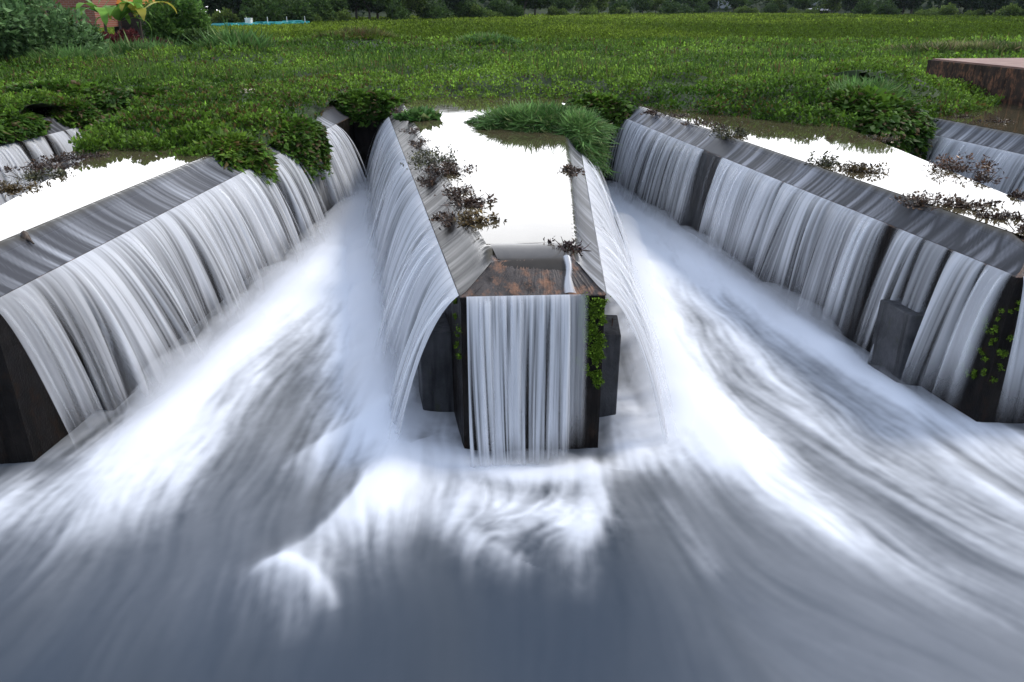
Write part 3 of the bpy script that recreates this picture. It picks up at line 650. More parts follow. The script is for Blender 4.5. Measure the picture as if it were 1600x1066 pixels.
p = un(832, 205, ZP); clump('grass_clump', 'big rounded clump of long green grass standing in the middle pool', 'grass clump', (.55, 18.7, ZP-.02), (1.45, .9, .36), 16000, .2, 1.0, GR, hang=.12)
clump('grass_clump', 'long grass hanging over the right edge of the middle weir finger', 'grass clump', (1.5, 17.9, ZP-.05), (.5, 1.1, .34), 12000, .2, .9, GR, hang=1.0)
clump('fern_clump', 'fine leaved bright green fern bush on the corner of the left pool', 'fern clump', (-5.62, 15.55, ZP-.12), (.72, .72, .34), 9000, .12, .7, GF, OV, hang=.65, pit=(.0, 1.1))
clump('hanging_weeds', 'dark leafy weeds spilling over the left weir finger between two falls', 'weed clump', (-5.0, 18.1, ZP-.1), (.6, 1.0, .3), 13300, 0.102, 1.0, GD, OV, hang=1.1, pit=(.0, 1.1))
clump('hanging_weeds', 'weeds draped over the head wall left of the middle weir finger', 'weed clump', (-4.35, 23.35, ZP-.12), (1.35, .5, .4), 13300, 0.116, 1.0, GD, OV, hang=.5, pit=(.0, 1.1))
clump('hanging_weeds', 'shaded weeds draped over the head wall right of the middle weir finger', 'weed clump', (2.5, 23.1, ZP-.12), (1.0, .6, .35), 8550, 0.116, 1.0, GD, OV, hang=.7, pit=(.0, 1.1))
clump('hanging_weeds', 'tall weed mound hanging into the upper right channel beside thin falls', 'weed clump', (9.0, 20.6, ZP-.1), (1.35, 1.6, .7), 17100, 0.150, 1.0, GD, OV, hang=1.0, pit=(.0, 1.1))
clump('grass_clump', 'arching grass on top of the weed mound in the upper right', 'grass clump', (9.4, 21.4, ZP+.25), (1.3, 1.2, .4), 6000, .28, .9, GR, hang=.3)
clump('hanging_weeds', 'weeds bulging over the far left weir finger above the separate falls', 'weed clump', (-12.7, 18.9, ZP-.1), (1.2, 1.7, .5), 17100, 0.116, 1.0, GD, OV, hang=.2, pit=(.0, 1.1))
clump('weed_patch', 'small tuft of green weed on the left rim of the middle pool', 'weed clump', (-2.35, 19.9, ZP-.03), (.42, .3, .14), 1100, .16, .9, GR, OV)
# ------------------------------------------------------------------ wilted driftweed caught on the crests
BR = ((.016, .009, .007), (.085, .045, .024)); BY = ((.03, .02, .009), (.15, .10, .03)); BG = ((.02, .028, .008), (.09, .085, .03))
def debris(label, px, py, w, d, h, cols, n, rz=0.0, z=ZP, twigs=8):
    c = un(px, py, z); root = tag(empty('driftweed_clump', (c[0], c[1], z), rz), label, 'driftweed', 'clumps of wilted driftweed caught on the weir')
    n = int(n*1.5); nl = 9; cx = rng.normal(0, .5, (nl, 2)); kk = rng.integers(0, nl, n); hh = rng.uniform(.35, 1.15, nl)[kk]
    th = rng.uniform(0, 2*pi, n); r = np.abs(rng.normal(0, .34, n)); zz = rng.random(n)**1.2*hh*np.clip(1.1-.8*r, .1, 1)
    P = np.c_[(cx[kk, 0]+r*np.cos(th)*.8)*w, (cx[kk, 1]+r*np.sin(th)*.8)*d, zz*h-.01]
    C = hues(n, cols[0], cols[1], rng.random(n)*1.1-.1+.3*zz, .45)
    Lf = Leaves(); pt = rng.uniform(-.3, 1.1, n)
    Lf.add(OV, P, th+rng.normal(0, 2.4, n), pt, rng.uniform(.035, .095, n), rng.uniform(.35, .75, n), C, rng.normal(0, .9, n), 1.8)
    nb = n//5; th = rng.uniform(0, 2*pi, nb); r = rng.random(nb)
    Lf.add(BL, np.c_[r*np.cos(th)*w, r*np.sin(th)*d, rng.random(nb)*h*.5], th+rng.normal(0, 2., nb), rng.uniform(-.3, .5, nb), rng.uniform(.06, .16, nb), 1.1, hues(nb, cols[0], cols[1], None, .4), None, 1.6)
    Lf.build('leaves', M['dead'], root)
    b = MB()
    for i in range(twigs):
        a = rng.uniform(0, 2*pi); q = rng.random()*.4; p0 = np.array((q*cos(a)*w, q*sin(a)*d, .0)); L = rng.uniform(.15, .34)
        e = np.array((cos(a+rng.normal(0, .6))*.6, sin(a+rng.normal(0, .6))*.6, rng.uniform(.25, 1.1))); e /= np.linalg.norm(e)
        t = np.linspace(0, 1, 5)[:, None]; b.tube(p0+e*L*t+np.array((0, 0, -.25*L))*t**2, np.linspace(.008, .003, 5), 5)
    b.build('stems', M['stem'], root, True)
ZS = 2.2
debris('brown matted driftweed at the far end of the middle pool\'s left rim', 637, 180, .40, .75, .16, BR, 420, .2, 2.3)
debris('thin dark streak of driftweed just below the small green weed tuft', 648, 207, .30, .35, .1, BR, 160, .3, 2.28)
debris('tallest leafy brown and green driftweed on the left rim of the middle pool', 682, 258, .42, .62, .34, BG, 620, .2, 2.28, 16)
debris('spiky brown driftweed with stems reaching over the middle pool', 706, 272, .36, .36, .26, BR, 380, .2, 2.3, 16)
debris('low reddish driftweed between two taller clumps on the left rim', 716, 305, .26, .24, .14, BR, 220, .2, 2.29)
debris('wide tangled driftweed on the left rim near the nose of the middle finger', 732, 324, .34, .26, .18, BR, 420, .2, 2.29, 14)
debris('yellow flecked driftweed nearest the nose on the left rim of the middle pool', 744, 352, .26, .24, .17, BY, 360, .1, 2.3, 14)
debris('flattened brown driftweed between the tuft and the tallest clump on the left rim', 660, 228, .26, .5, .12, BR, 300, .2, 2.24)
debris('thin brown driftweed trailing down the chamfer beside the tallest clump', 672, 288, .2, .4, .12, BR, 220, .3, 2.16)
debris('ragged driftweed trailing down the chamfer below the wide tangled clump', 706, 345, .2, .3, .1, BR, 220, .3, 2.18)
debris('dark driftweed on the right rim of the middle pool below the grass', 884, 272, .20, .34, .13, BR, 300, 0, 2.29)
debris('reddish black driftweed heaped beside the trickle on the nose', 888, 396, .19, .17, .15, ((.012, .006, .006), (.06, .022, .018)), 300, 0, 2.27)
debris('first small dark clump at the far end of the right finger\'s near rim', 1023, 178, .34, .4, .1, BR, 200, -.2, 2.29)
debris('second dark clump along the near rim of the right pool', 1054, 184, .36, .36, .14, BR, 220, -.2, 2.29)
debris('third low brown clump along the near rim of the right pool', 1088, 196, .4, .3, .16, BR, 220, -.2, 2.29)
debris('dark clump just left of the tall sprouting driftweed on the right finger', 1122, 206, .24, .24, .2, BR, 220, 0, 2.29)
debris('tall sprouting green and brown driftweed high on the right finger', 1150, 215, .36, .32, .3, BG, 480, 0, 2.29, 14)
debris('greenish driftweed with one tall stalk at mid rim of the right pool', 1287, 262, .25, .2, .26, BG, 330, 0, 2.29, 14)
debris('orange brown driftweed with upright shoots at mid rim of the right pool', 1340, 272, .36, .2, .2, BY, 460, -.2, 2.3, 16)
debris('long heap of straw brown driftweed on the near rim of the right pool', 1470, 325, .52, .3, .2, ((.02, .012, .009), (.13, .075, .04)), 800, -.35, 2.28, 20)
debris('flat brown driftweed next to the long straw heap on the right finger', 1560, 345, .32, .16, .1, BR, 300, -.3, 2.3)
debris('driftweed cut by the right picture edge on the right finger', 1600, 374, .2, .2, .17, BR, 240, 0, 2.25)
debris('yellow tipped driftweed on the far rim of the right pool', 1378, 220, .45, .2, .1, BY, 160, -.7, 2.32, 12)
debris('rusty brown driftweed heap on the far rim of the right pool before the last fall', 1490, 268, .4, .3, .3, ((.02, .01, .006), (.16, .07, .025)), 420, -.3, 2.31, 16)
debris('little dark sprig on the far rim of the right pool', 1540, 285, .14, .12, .18, BR, 110, 0, 2.31)
debris('small clump at the right picture edge on the far rim of the right pool', 1594, 310, .16, .14, .12, BR, 120, 0, 2.31)
debris('dark twigs on the crest of the upper right weir finger, left pair', 1497, 186, .34, .2, .1, BR, 130, 0, 2.3)
debris('dark twigs on the crest of the upper right weir finger, nearer the corner', 1560, 194, .4, .2, .14, BR, 150, 0, 2.3)
debris('brown leaf litter at the near end of the left pool\'s far rim', 10, 300, .42, .42, .12, BY, 340, .5, 2.31, 12)
debris('brown leaf litter with a yellow sprout on the left pool\'s far rim', 50, 280, .45, .35, .14, BG, 330, .5, 2.31, 12)
debris('reddish leaf litter with twigs on the left pool\'s far rim', 88, 264, .48, .3, .12, BR, 330, .5, 2.31, 12)
debris('dark litter heap where the left pool meets the weeds', 122, 250, .5, .35, .16, BR, 380, .5, 2.32, 12)
c = un(42, 372, 2.3); b = MB(); b.tube([(0, 0, -.1), (-.01, .0, 0), (-.03, .02, .035), (-.05, .03, .05)], [.05, .05, .045, .035], 8); b.tube([(-.01, 0, 0), (.06, -.05, -.02), (.12, -.08, -.06)], [.025, .02, .01], 6)
o = b.build('driftwood_stub', M['stem'], smooth=True); o.location = (c[0], c[1], 2.31); tag(o, 'short dark driftwood stub snagged on the left weir finger\'s crest', 'driftwood')
# moss on the corners
def moss(label, pts, n, seed):
    Lf = Leaves(); pts = np.asarray(pts, float); c_ = pts[rng.integers(0, len(pts), max(8, n//45))]; k = rng.integers(0, len(c_), n); P = c_[k]+rng.normal(0, 1, (n, 3))*np.array((.016, .008, .018))*rng.uniform(.5, 1.3, len(c_))[k][:, None]
    yaw = rng.normal(-pi/2, .9, n)
    Lf.add(OV, P, yaw, rng.uniform(-.9, .7, n), rng.uniform(.012, .03, n), 1.3, hues(n, (.05, .10, .010), (.2, .32, .03), None, .45), rng.normal(0, 1, n))
    return tag(Lf.build('moss_patch', M['moss']), label, 'moss', kind='stuff')
def face_pts(k, x0, x1, z0, z1, n, seed, th=.52, side=None, edge=0):
    a = rng.random((n, 2)); x = x0+(x1-x0)*a[:, 0]; z = z0+(z1-z0)*a[:, 1]
    g = fbm(x, z*.6, 14, seed, 3)*1.25-.08+.25*(z-z0)/(z1-z0)-.1+edge*((x-x0)/(x1-x0)-.5); ok = g > th; x, z = x[ok], z[ok]
    if side is None:
        l, r = FING[k]; f0, f1 = l(FRONT[k][0]), r(FRONT[k][1]); t = (x-f0[0])/(f1[0]-f0[0]); return np.c_[x, f0[1]+(f1[1]-f0[1])*t-.015, z]
    f = FING[k][side]; P0 = f(0); d = f(1)-f(0); s_ = -1 if side == 0 else 1
    return np.c_[P0[0]+d[0]*x+s_*.02, x, z]
moss('bright green moss covering the right corner of the middle finger\'s front', face_pts(0, .74, 1.05, .85, 1.98, 2400, 3, .52, None, .45), 7500, 1)
moss('dark green moss on the left side wall beside the front curtain', face_pts(0, 7.95, 8.3, 1.2, 1.9, 160, 5, .55, 0), 500, 2)
moss('green moss hanging down the near corner of the right weir finger', np.vstack([face_pts(1, 8.65, 9.1, .5, 1.6, 420, 7, .54, 0), face_pts(1, 5.98, 6.2, .6, 1.7, 200, 8, .5)]), 2600, 3)
moss('specks of yellowish moss on the shaded near corner of the left weir finger', face_pts(-1, -5.85, -5.64, .8, 1.7, 260, 9, .56), 700, 4)
# ------------------------------------------------------------------ platform, rubbish, raft
def platform():
    A = un(1451, 91, 3.35); Bv = un(1600, 106, 3.35); Bv = A+(Bv-A)*3.2; d = (Bv-A)/np.linalg.norm(Bv-A); nn = np.array((d[1], -d[0]))*-1
    if nn[0] < 0: nn = -nn
    Wd = 5.2; L = np.linalg.norm(Bv-A); zt = 3.35; rz = math.atan2(d[1], d[0])
    c = (A+Bv)/2+nn*Wd/2; root = tag(empty('concrete_platform', (c[0], c[1], 2.2), rz), 'low concrete platform with reddish top and rust stained side at the right edge', 'platform')
    b = MB(); n = 24
    for i in range(6):
        x0 = -L/2+L*i/6; b.box((x0+L/12, 0, .05), (L/6-.012, Wd, 2.1), 0, .004)
    b.build('side_wall', M['stain'], root)
    b = MB(); b.box((0, 0, 1.11), (L-.1, Wd-.25, .06), 0); b.build('paved_top', M['redtop'], root)
    b = MB(); b.box((L*.2, (-1 if nn@np.array((-sin(rz), cos(rz))) > 0 else 1)*(Wd/2-.06), 1.10), (L*.55, .10, .075), 0, .003); b.build('white_edge', M['paint'], root)
    b = MB(); b.box((L*.02, .2, 1.143), (2.6, .8, .004), 0); b.build('puddle', M['pond'], root)
platform()
c = un(386, 147, 2.55); b = MB(); b.box((0, 0, 0), (.42, .3, .06), .4, .02); b.box((.1, .05, .05), (.26, .22, .04), .9, .02)
o = b.build('foam_board', M['foamb']); o.location = (*c, 2.62); tag(o, 'small cream scrap of foam board lying on the water hyacinth', 'litter')
def raft():
    a = un(345, 46, 2.4); b_ = un(470, 41, 2.4); root = tag(empty('floating_raft', (*((a+b_)/2), 2.36), math.atan2(b_[1]-a[1], b_[0]-a[0])), 'long turquoise tarpaulin raft floating at the far left of the field', 'raft')
    L = np.linalg.norm(b_-a)
    b = MB(); b.box((0, 0, .22), (L, 3.0, .34)); b.build('hull', M['darkwood'], root)
    b = MB(); n = 40
    for i in range(n):
        x = -L/2+L*(i+.5)/n; b.box((x, 0, .5+.07*math.sin(i*1.3)+.05*math.sin(i*3.1)), (L/n*.98, 3.0, .22+.06*math.sin(i*2.2)), 0, .03)
    b.build('tarpaulin', M['tarp'], root)
    for i, x in enumerate(np.linspace(-.3, .45, 4)):
        b = MB(); b.tube([(x*L, -1.3, .5), (x*L, -1.3, 1.35)], .05, 6); b.build('post', M['paint'], root)
    b = MB(); b.box((-.22*L, -.6, .85), (.7, .7, .6), .3, .03); b.box((-.22*L, -.6, 1.2), (.75, .75, .1), .3, .02); b.build('crate', M['paint'], root)
raft()
# ------------------------------------------------------------------ trees, bushes, banana plants, houses
def trunk_mb(h, r, seed, limbs=5, spread=.5):
    g = np.random.default_rng(seed); b = MB(); t = np.linspace(0, 1, 7)
    P = np.c_[.06*h*np.sin(t*2+seed)*t, .05*h*np.cos(t*2.3+seed)*t, t*h]; b.tube(P, r*(1-.7*t), 7)
    for i in range(limbs):
        q = g.uniform(.3, .85); a = g.uniform(0, 2*pi); p0 = np.array([np.interp(q, t, P[:, j]) for j in range(3)]); l = spread*h*g.uniform(.5, 1)
        tt = np.linspace(0, 1, 5)[:, None]; b.tube(p0+tt*l*np.array((cos(a)*.8, sin(a)*.8, .35))+tt**2*l*np.array((0, 0, .35)), r*.45*(1-.75*tt[:, 0]), 5)
    return b
def crown(blobs, n, size, cols, seed, m, parent, name='crown', tpl=OV, wid=1.0):
    g = np.random.default_rng(seed); Lf = Leaves(); bl = np.array(blobs, float); v = np.prod(bl[:, 3:6], 1)**.66; k = g.choice(len(bl), n, p=v/v.sum())
    d = g.normal(0, 1, (n, 3)); d /= np.linalg.norm(d, axis=1)[:, None]; rr = g.random(n)**.33; rr = np.where(g.random(n) < .75, .72+.33*rr, rr)
    rr *= .72+.56*vnoise(d[:, 0]*2.2+k*5, d[:, 1]*2.2+d[:, 2]*1.7, 1, seed)
    P = bl[k, :3]+d*rr[:, None]*bl[k, 3:6]; tone = np.clip(.35+.5*vnoise(P[:, 0]*1.1+P[:, 2], P[:, 1]*1.1-P[:, 2]*.6, 1.2, seed+3)+g.normal(0, .2, n)+.12*d[:, 2], 0, 1)
    ok = P[:, 2] > .02
    C = hues(n, cols[0], cols[1], tone*1.3-.2, .25)
    Lf.add(tpl, P[ok], np.arctan2(d[:, 1], d[:, 0])[ok]+g.normal(0, .9, n)[ok], (np.arcsin(np.clip(d[:, 2], -1, 1))*.6+g.normal(0, .5, n))[ok], (size*g.uniform(.6, 1.35, n))[ok], wid, C[ok])
    return Lf.build(name, m, parent)
def make_tree(kind, loc, label, cat, sc, cols, seed, h=6, w=3, n=2200, leaf=.4, group=None, trunk=True, bush=False):
    g = np.random.default_rng(seed); root = tag(empty(kind, loc), label, cat, group)
    trunk_mb(h*(.35 if bush else .75), h*(.018 if bush else .022)+.03, seed, 6 if not bush else 7, .5 if not bush else .9).build('trunk', M['bark'], root, True)
    bl = []
    if bush:
        for i in range(9): a = g.uniform(0, 2*pi); q = g.random()**.5; bl.append((q*cos(a)*w*.62, q*sin(a)*w*.62, h*g.uniform(.2, .68)*(1.1-.45*q), w*g.uniform(.3, .5), w*g.uniform(.3, .5), h*g.uniform(.2, .34)))
    else:
        for i in range(10): a = g.uniform(0, 2*pi); q = g.random()**.5; z = g.uniform(.3, .95); bl.append((q*cos(a)*w*.6, q*sin(a)*w*.6, h*z, w*g.uniform(.25, .48)*(1.25-.6*z), w*g.uniform(.25, .48)*(1.25-.6*z), h*g.uniform(.1, .18)))
    crown(bl, n, leaf, cols, seed, M['far_leaf'] if h > 0 and n < 6000 else M['leaf'], root)
    root.scale = (sc,)*3
    return root
def place(px, dist, z=2.36): u = (px-800)/F; return np.array((u*dist*1.0/cp*1.0, dist, z)) if False else np.array(((px-800)/F*(dist*cp+(CZ-z)*sp), dist, z))
D1 = ((.018, .042, .012), (.08, .14, .035)); D2 = ((.012, .028, .016), (.05, .085, .035)); D3 = ((.035, .07, .014), (.16, .23, .05))
# near left bank
make_tree('broadleaf_bush', place(35, 38.5), 'large bush of broad pale green leaves filling the upper left corner', 'bush', 1, ((.035, .085, .025), (.17, .29, .11)), 5, 4.6, 3.4, 14000, .24, bush=True)
make_tree('broadleaf_bush', place(-75, 35), 'broad leaved green bush cut by the left picture edge', 'bush', 1, ((.035, .085, .025), (.17, .29, .11)), 6, 4.2, 3.0, 7000, .30, bush=True)
make_tree('broadleaf_bush', place(112, 41), 'darker rounded bush below the brick wall', 'bush', 1, ((.022, .06, .012), (.08, .15, .03)), 7, 2.5, 1.7, 7000, .22, bush=True)
make_tree('red_leaf_bush', place(192, 44.5), 'low bush with dark red leaves under the banana plants', 'bush', 1, ((.04, .012, .012), (.2, .05, .05)), 8, 1.55, 1.75, 5000, .2, bush=True)
make_tree('red_leaf_bush', place(250, 46), 'small dark red bush to the right of the banana plants', 'bush', 1, ((.03, .010, .010), (.11, .03, .03)), 9, 1.0, .75, 1800, .18, bush=True)
make_tree('leafy_shrub', place(288, 50), 'tall green shrub between the banana plants and the marsh', 'bush', 1, ((.03, .085, .014), (.14, .26, .055)), 10, 4.0, 2.0, 7500, .26, bush=True)
make_tree('leafy_shrub', place(322, 43), 'dark hollow shrub standing out over the marsh edge', 'bush', 1, ((.014, .035, .008), (.07, .12, .03)), 12, 1.55, 1.4, 5500, .22, bush=True)
clump('grass_clump', 'pale arching grass at the foot of the dark hollow shrub', 'grass clump', (*place(372, 42)[:2], ZP+.2), (1.3, 1.0, .7), 3500, .75, .9, GR)
clump('grass_clump', 'grass fringe along the bank below the red leaved bush', 'grass clump', (*place(215, 41.5)[:2], ZP+.1), (3.6, 1.1, .55), 6000, .5, .9, GR)
clump('grass_clump', 'grass tuft in front of the large broad leaved bush', 'grass clump', (*place(105, 37)[:2], ZP+.1), (2.4, 1.0, .45), 4500, .45, .9, GR)
clump('grass_clump', 'brownish grass tussock in the middle of the far marsh', 'grass clump', (*un(560, 74, 2.4), ZP+.5), (2.4, 1.6, .5), 6000, .35, 1.6, ((.08, .1, .025), (.2, .22, .06), (.16, .09, .05)))
clump('grass_clump', 'rounded green grass tussock beyond the middle pool', 'grass clump', (*un(757, 79, 2.4), ZP+.4), (1.7, 1.1, .4), 5000, .3, 1.6, GR)
clump('grass_clump', 'dry seeded grass along the back edge of the platform', 'grass clump', (*un(1530, 88, 2.5), ZP+.3), (4.6, 1.6, .4), 7000, .32, 1.6, ((.08, .13, .03), (.24, .25, .1), (.3, .22, .14)))
# banana plants
def banana(px, dist, h, label, seed, yel=0):
    g = np.random.default_rng(seed); root = tag(empty('banana_plant', place(px, dist)), label, 'banana plant', 'banana plants on the left bank')
    b = MB(); t = np.linspace(0, 1, 6); b.tube(np.c_[.1*t*h*.2, 0*t, t*h*.62], .11*(1-.45*t), 8); b.build('trunk', M['bark'], root, True)
    for i in range(11):
        a = g.uniform(0, 2*pi); L = h*g.uniform(.5, .85); up = g.uniform(.35, 1.25); n = 12; t = np.linspace(0, 1, n); s = t*L
        x = np.cumsum(np.cos(up-2.0*t*t))*L/n; z = np.cumsum(np.sin(up-2.0*t*t))*L/n; w = .30*np.sin(pi*np.clip(t*.93+.06, 0, 1))**.7*L/2.2
        w *= 1-.25*(g.random(n) < .3); m = np.c_[x*cos(a), x*sin(a), h*.6+z]; sd = np.array((-sin(a), cos(a), 0))
        V = np.stack([m-sd*w[:, None]+np.c_[0*t, 0*t, .12*w], m, m+sd*w[:, None]+np.c_[0*t, 0*t, .12*w]], 1).reshape(-1, 3)
        c0 = np.array((.16, .32, .05)) if g.random() > yel else np.array((.42, .38, .06))
        C = np.repeat((c0*g.uniform(.6, 1.5))[None], len(V), 0)*np.repeat(g.uniform(.8, 1.2, n), 3)[:, None]
        mesh('leaf', V, gridfaces(n, 3), M['leaf'], root, col=C)
banana(172, 47, 3.6, 'banana plant with broad leaves directly right of the brick wall', 3)
banana(195, 46, 2.9, 'shorter banana plant in the middle of the banana row', 4)
banana(226, 47, 3.4, 'banana plant with yellowing leaves nearest the tall green shrub', 8, .5)
b = MB()
for i in range(4):
    a = rng.uniform(-.5, .5); b.tube([(.18*i, 0, 0), (.18*i+a*.6, .1, 1.6), (.18*i+a*1.7, .2, 3.4), (.18*i+a*2.2, .2, 4.6)], [.07, .055, .04, .02], 6)
o = b.build('bare_stems', M['bark'], smooth=True); o.location = place(96, 43.5); tag(o, 'cluster of bare leaning stems in front of the brick wall', 'bare tree')
# houses
def house(px, dist, w, d, h, z, wall, roof, label, rz=0, name='house', rise=1.6, wins=2):
    p = place(px, dist, z); root = tag(empty(name, p, rz), label, 'house')
    b = MB(); b.box((0, 0, h/2), (w, d, h)); b.build('wall', wall, root)
    b = MB(); e = .4; V = [(-w/2-e, -d/2-e, h-.02), (w/2+e, -d/2-e, h-.02), (w/2+e, d/2+e, h-.02), (-w/2-e, d/2+e, h-.02), (-w/2-e, 0, h+rise), (w/2+e, 0, h+rise)]
    b.add(V, [(0, 1, 5, 4), (2, 3, 4, 5), (0, 4, 3, 3), (1, 2, 5, 5), (3, 2, 1, 0)]); b.build('roof', roof, root)
    for i in range(wins):
        b = MB(); x = -w/2+w*(i+.5)/wins; b.box((x, -d/2-.02, h*.55), (.9, .1, 1.1)); f = b.build('window', M['paint'], root); b = MB(); b.box((x, -d/2-.075, h*.55), (.74, .02, .94)); b.build('pane', M['darkwood'], f)
    return root
hs = house(112, 58, 5.2, 5, 2.6, 3.6, M['brick'], M['render'], 'red brick house with pale eaves behind the left bank', .12, 'brick_house', 1.6, 0)
house(236, 62, 3.6, 3, 2.6, 2.5, M['darkwood'], M['orange'], 'dark hut with orange tiled roof behind the banana plants', -.1, 'hut', 1.2, 0)
house(1270, 300, 11, 8, 4.2, 3.2, M['render'], M['render'], 'small pale house among the far trees', .2, 'house', 2.2, 3)
house(1277, 262, 5.5, 3, 1.5, 2.3, M['darkwood'], M['render'], 'tiny dark waterside hut below the far pale house', 0, 'hut', .5, 0)
house(1138, 320, 8, 6, 3.6, 4.2, M['render'], M['render'], 'pale house half hidden at the centre of the far shore', -.2, 'house', 1.6, 2)
# far tree line: prototypes copied
protos = [('bushy_tree', D1, 11, 8, 4.6, 3200, .55, False), ('dark_tree', D2, 15, 11, 4.2, 3200, .6, False), ('bushy_tree', D3, 17, 7, 4.4, 3200, .5, False), ('shore_bush', D3, 19, 3.2, 3.0, 2400, .4, True), ('shore_bush', D1, 23, 4.0, 3.0, 2400, .42, True)]
used = {}; cnt = 0
DESC = ['rounded mid green', 'tall dark', 'loose yellowish green', 'low bright green', 'low dark green']
def far_tree(pi_, px, dist, sc, label):
    nm, co, sd, h, w, n, lf, bu = protos[pi_]; grp = 'trees and bushes along the far shore'
    if pi_ not in used:
        o = make_tree(nm, place(px, dist), label, 'bush' if bu else 'tree', sc, co, sd, h, w, n, lf, grp, True, bu); used[pi_] = o
    else:
        o = copy_tree(used[pi_]); o.location = place(px, dist); o['label'] = label
    o.scale = (sc*rng.uniform(.9, 1.1), sc*rng.uniform(.9, 1.1), sc); o.rotation_euler = (0, 0, rng.uniform(0, 6.28))
xs = np.linspace(282, 1660, 72)+rng.normal(0, 7, 72)
for i, px in enumerate(xs):
    k = int(rng.choice([0, 1, 2, 3, 4], p=[.22, .2, .13, .22, .23])); bu = k >= 3
    dist = np.interp(px, [330, 420, 520, 660, 800, 1000, 1200, 1350, 1450, 1700], [112, 116, 130, 150, 185, 240, 275, 235, 205, 170])+(rng.uniform(-2, 4) if bu else rng.uniform(4, 20))
    where = ('left of the blue raft' if px < 400 else 'behind the turquoise raft' if px < 480 else 'on the shore above the left channel' if px < 620 else 'on the shore above the middle pool' if px < 900 else
             'on the shore above the right channel' if px < 1120 else 'on the shore near pale houses' if px < 1320 else 'on the shore left of the platform' if px < 1460 else 'on the shore behind the platform')
    far_tree(k, px, dist, rng.uniform(.8, 1.25), '%s %s %s, %d%% across' % (DESC[k], 'bush' if bu else 'tree', where, round(px/16)))
# wooded hills behind
def hills():
    ys = np.concatenate([np.linspace(150, 420, 60), np.linspace(430, 1500, 40)]); U = np.linspace(-1, 1, 200); Y, Ux = np.meshgrid(ys, U, indexing='ij'); X = Ux*(150+Y*.9)
    s_ = np.interp(np.arctan2(X, Y), [-.7, -.4, -.2, 0, .2, .4, .6], [95, 120, 165, 215, 320, 260, 190])
    Z = 2.2+np.clip((Y-s_)/260, 0, 1.6)**1.1*(26+30*fbm(X, Y, .006, 3, 3))+3.0*sstep(0, 40, Y-s_)*fbm(X, Y, .05, 9, 3)
    Z = np.where(Y < s_, 1.2, Z)
    o = mesh('hills', np.stack([X, Y, Z], -1).reshape(-1, 3), gridfaces(*X.shape), M['soil']); tag(o, kind='structure')
    n = 110000; a = rng.uniform(-.72, .72, n); r = rng.uniform(90, 620, n)**1.0; y = r*np.cos(a); x = r*np.sin(a)
    s2 = np.interp(a, [-.7, -.4, -.2, 0, .2, .4, .6], [95, 120, 165, 215, 320, 260, 190])
    k = (r > s2+8) & (y < 600); x, y, s2 = x[k], y[k], s2[k]
    z = 2.2+np.clip((y-s2)/260, 0, 1.6)**1.1*(26+30*fbm(x, y, .006, 3, 3)); n = len(x); tn = fbm(x, y, .06, 41, 2)
    z = z+rng.random(n)**.7*6.0*(.3+1.4*vnoise(x, y, .11, 44))
    Lf = Leaves(); Lf.add(OV, np.c_[x, y, z], rng.uniform(0, 6.3, n), rng.uniform(-.4, 1.3, n), rng.uniform(1.2, 2.8, n), 1.1, hues(n, (.014, .034, .014), (.055, .09, .03), tn*1.6-.3, .25))
    tag(Lf.build('woodland', M['far_leaf']), 'hazy dark green woodland rising beyond the far shore', 'woodland', kind='stuff')
hills()

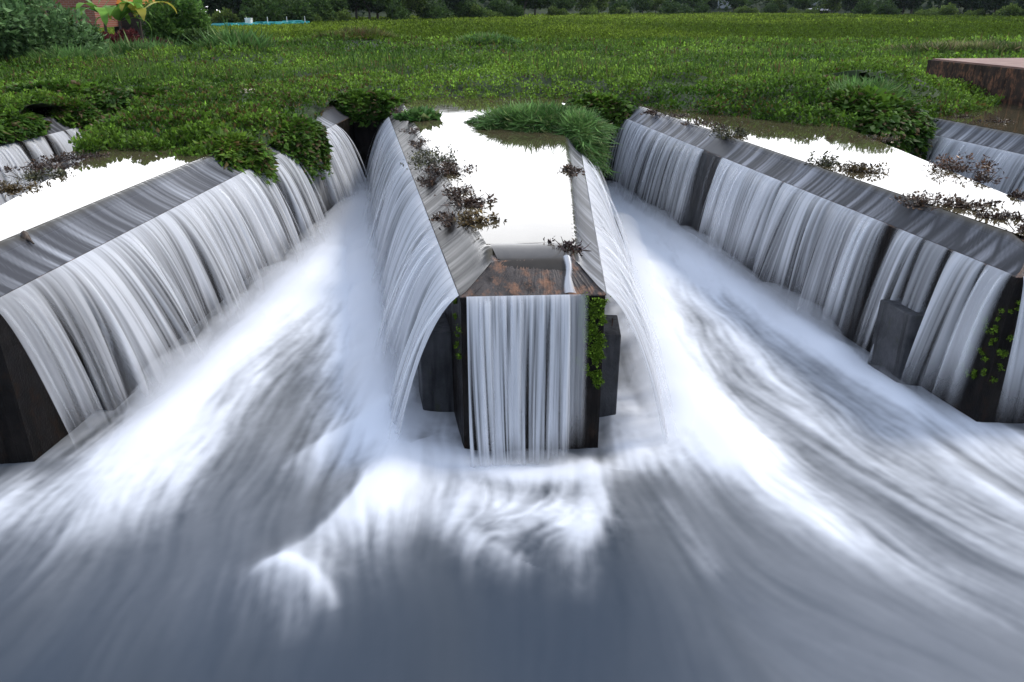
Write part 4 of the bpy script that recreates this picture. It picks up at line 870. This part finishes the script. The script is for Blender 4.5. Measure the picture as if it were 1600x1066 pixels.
# ------------------------------------------------------------------ thin air
def haze():
    b = MB(); b.box((0, 330, 60), (1500, 760, 126)); m = bpy.data.materials.new('pale_haze'); m.use_nodes = True; nt = m.node_tree; nt.nodes.clear()
    o = nt.nodes.new('ShaderNodeOutputMaterial'); v = nt.nodes.new('ShaderNodeVolumePrincipled'); v.inputs['Color'].default_value = (.80, .88, 1, 1); v.inputs['Density'].default_value = .00006
    nt.links.new(v.outputs[0], o.inputs['Volume']); h = b.build('haze', m); tag(h, kind='stuff')
haze()

# ------------------------------------------------------------------ spray hanging over the feet of the falls
def mist():
    m = bpy.data.materials.new('fine_spray'); m.use_nodes = True; nt = m.node_tree; nt.nodes.clear()
    o = nt.nodes.new('ShaderNodeOutputMaterial'); v = nt.nodes.new('ShaderNodeVolumePrincipled'); v.inputs['Color'].default_value = (.97, .98, 1, 1); v.inputs['Density'].default_value = .8; v.inputs['Anisotropy'].default_value = .2
    nt.links.new(v.outputs[0], o.inputs['Volume'])
    def along(k, sd, y0, y1, jet, r, label):
        f = FING[k][sd]; g = 1 if sd else -1; ys = np.arange(y0, y1, .22); P = np.array([(f(y)[0]+g*(jet+rng.normal(0, .04)), y, .12+rng.normal(0, .02)) for y in ys])
        rr = r*(.7+.7*vnoise(ys, 0*ys, 1.1, int(y0*7)+k+3))*np.minimum(1, np.sqrt(np.clip(np.minimum(ys-y0, ys[-1]-ys)/1.2, 0, 1)))
        b = MB(); b.tube(P, np.maximum(rr, .001), 12)
        q = mesh('spray', np.vstack(b.V), np.vstack(b.F), m, smooth=True); tag(q, label, 'spray', kind='stuff')
    along(-1, 1, 7.9, 21.5, .92, .40, 'soft white spray along the foot of the left curtain')
    along(0, 0, 8.0, 23.0, .98, .40, 'soft white spray at the foot of the left facing curtain of the middle finger')
    along(0, 1, 8.1, 18.5, 1.02, .36, 'soft white spray at the foot of the right facing curtain of the middle finger')
    along(1, 0, 10.5, 22.8, .58, .32, 'soft white spray along the foot of the broken right curtains')
    along(1, 0, 8.8, 10.4, .5, .16, 'thin spray at the foot of the separate strands near the block')
    b = MB(); xs = np.linspace(-.7, .98, 15); b.tube([(x, 7.44+.05*math.sin(x*4), .06) for x in xs], .28*np.sqrt(np.sin(np.linspace(0, pi, 15)).clip(0))*(.85+.25*rng.random(15))+.001, 12)
    tag(mesh('spray', np.vstack(b.V), np.vstack(b.F), m, smooth=True), 'soft white spray at the foot of the front curtain of the middle finger', 'spray', kind='stuff')
mist()
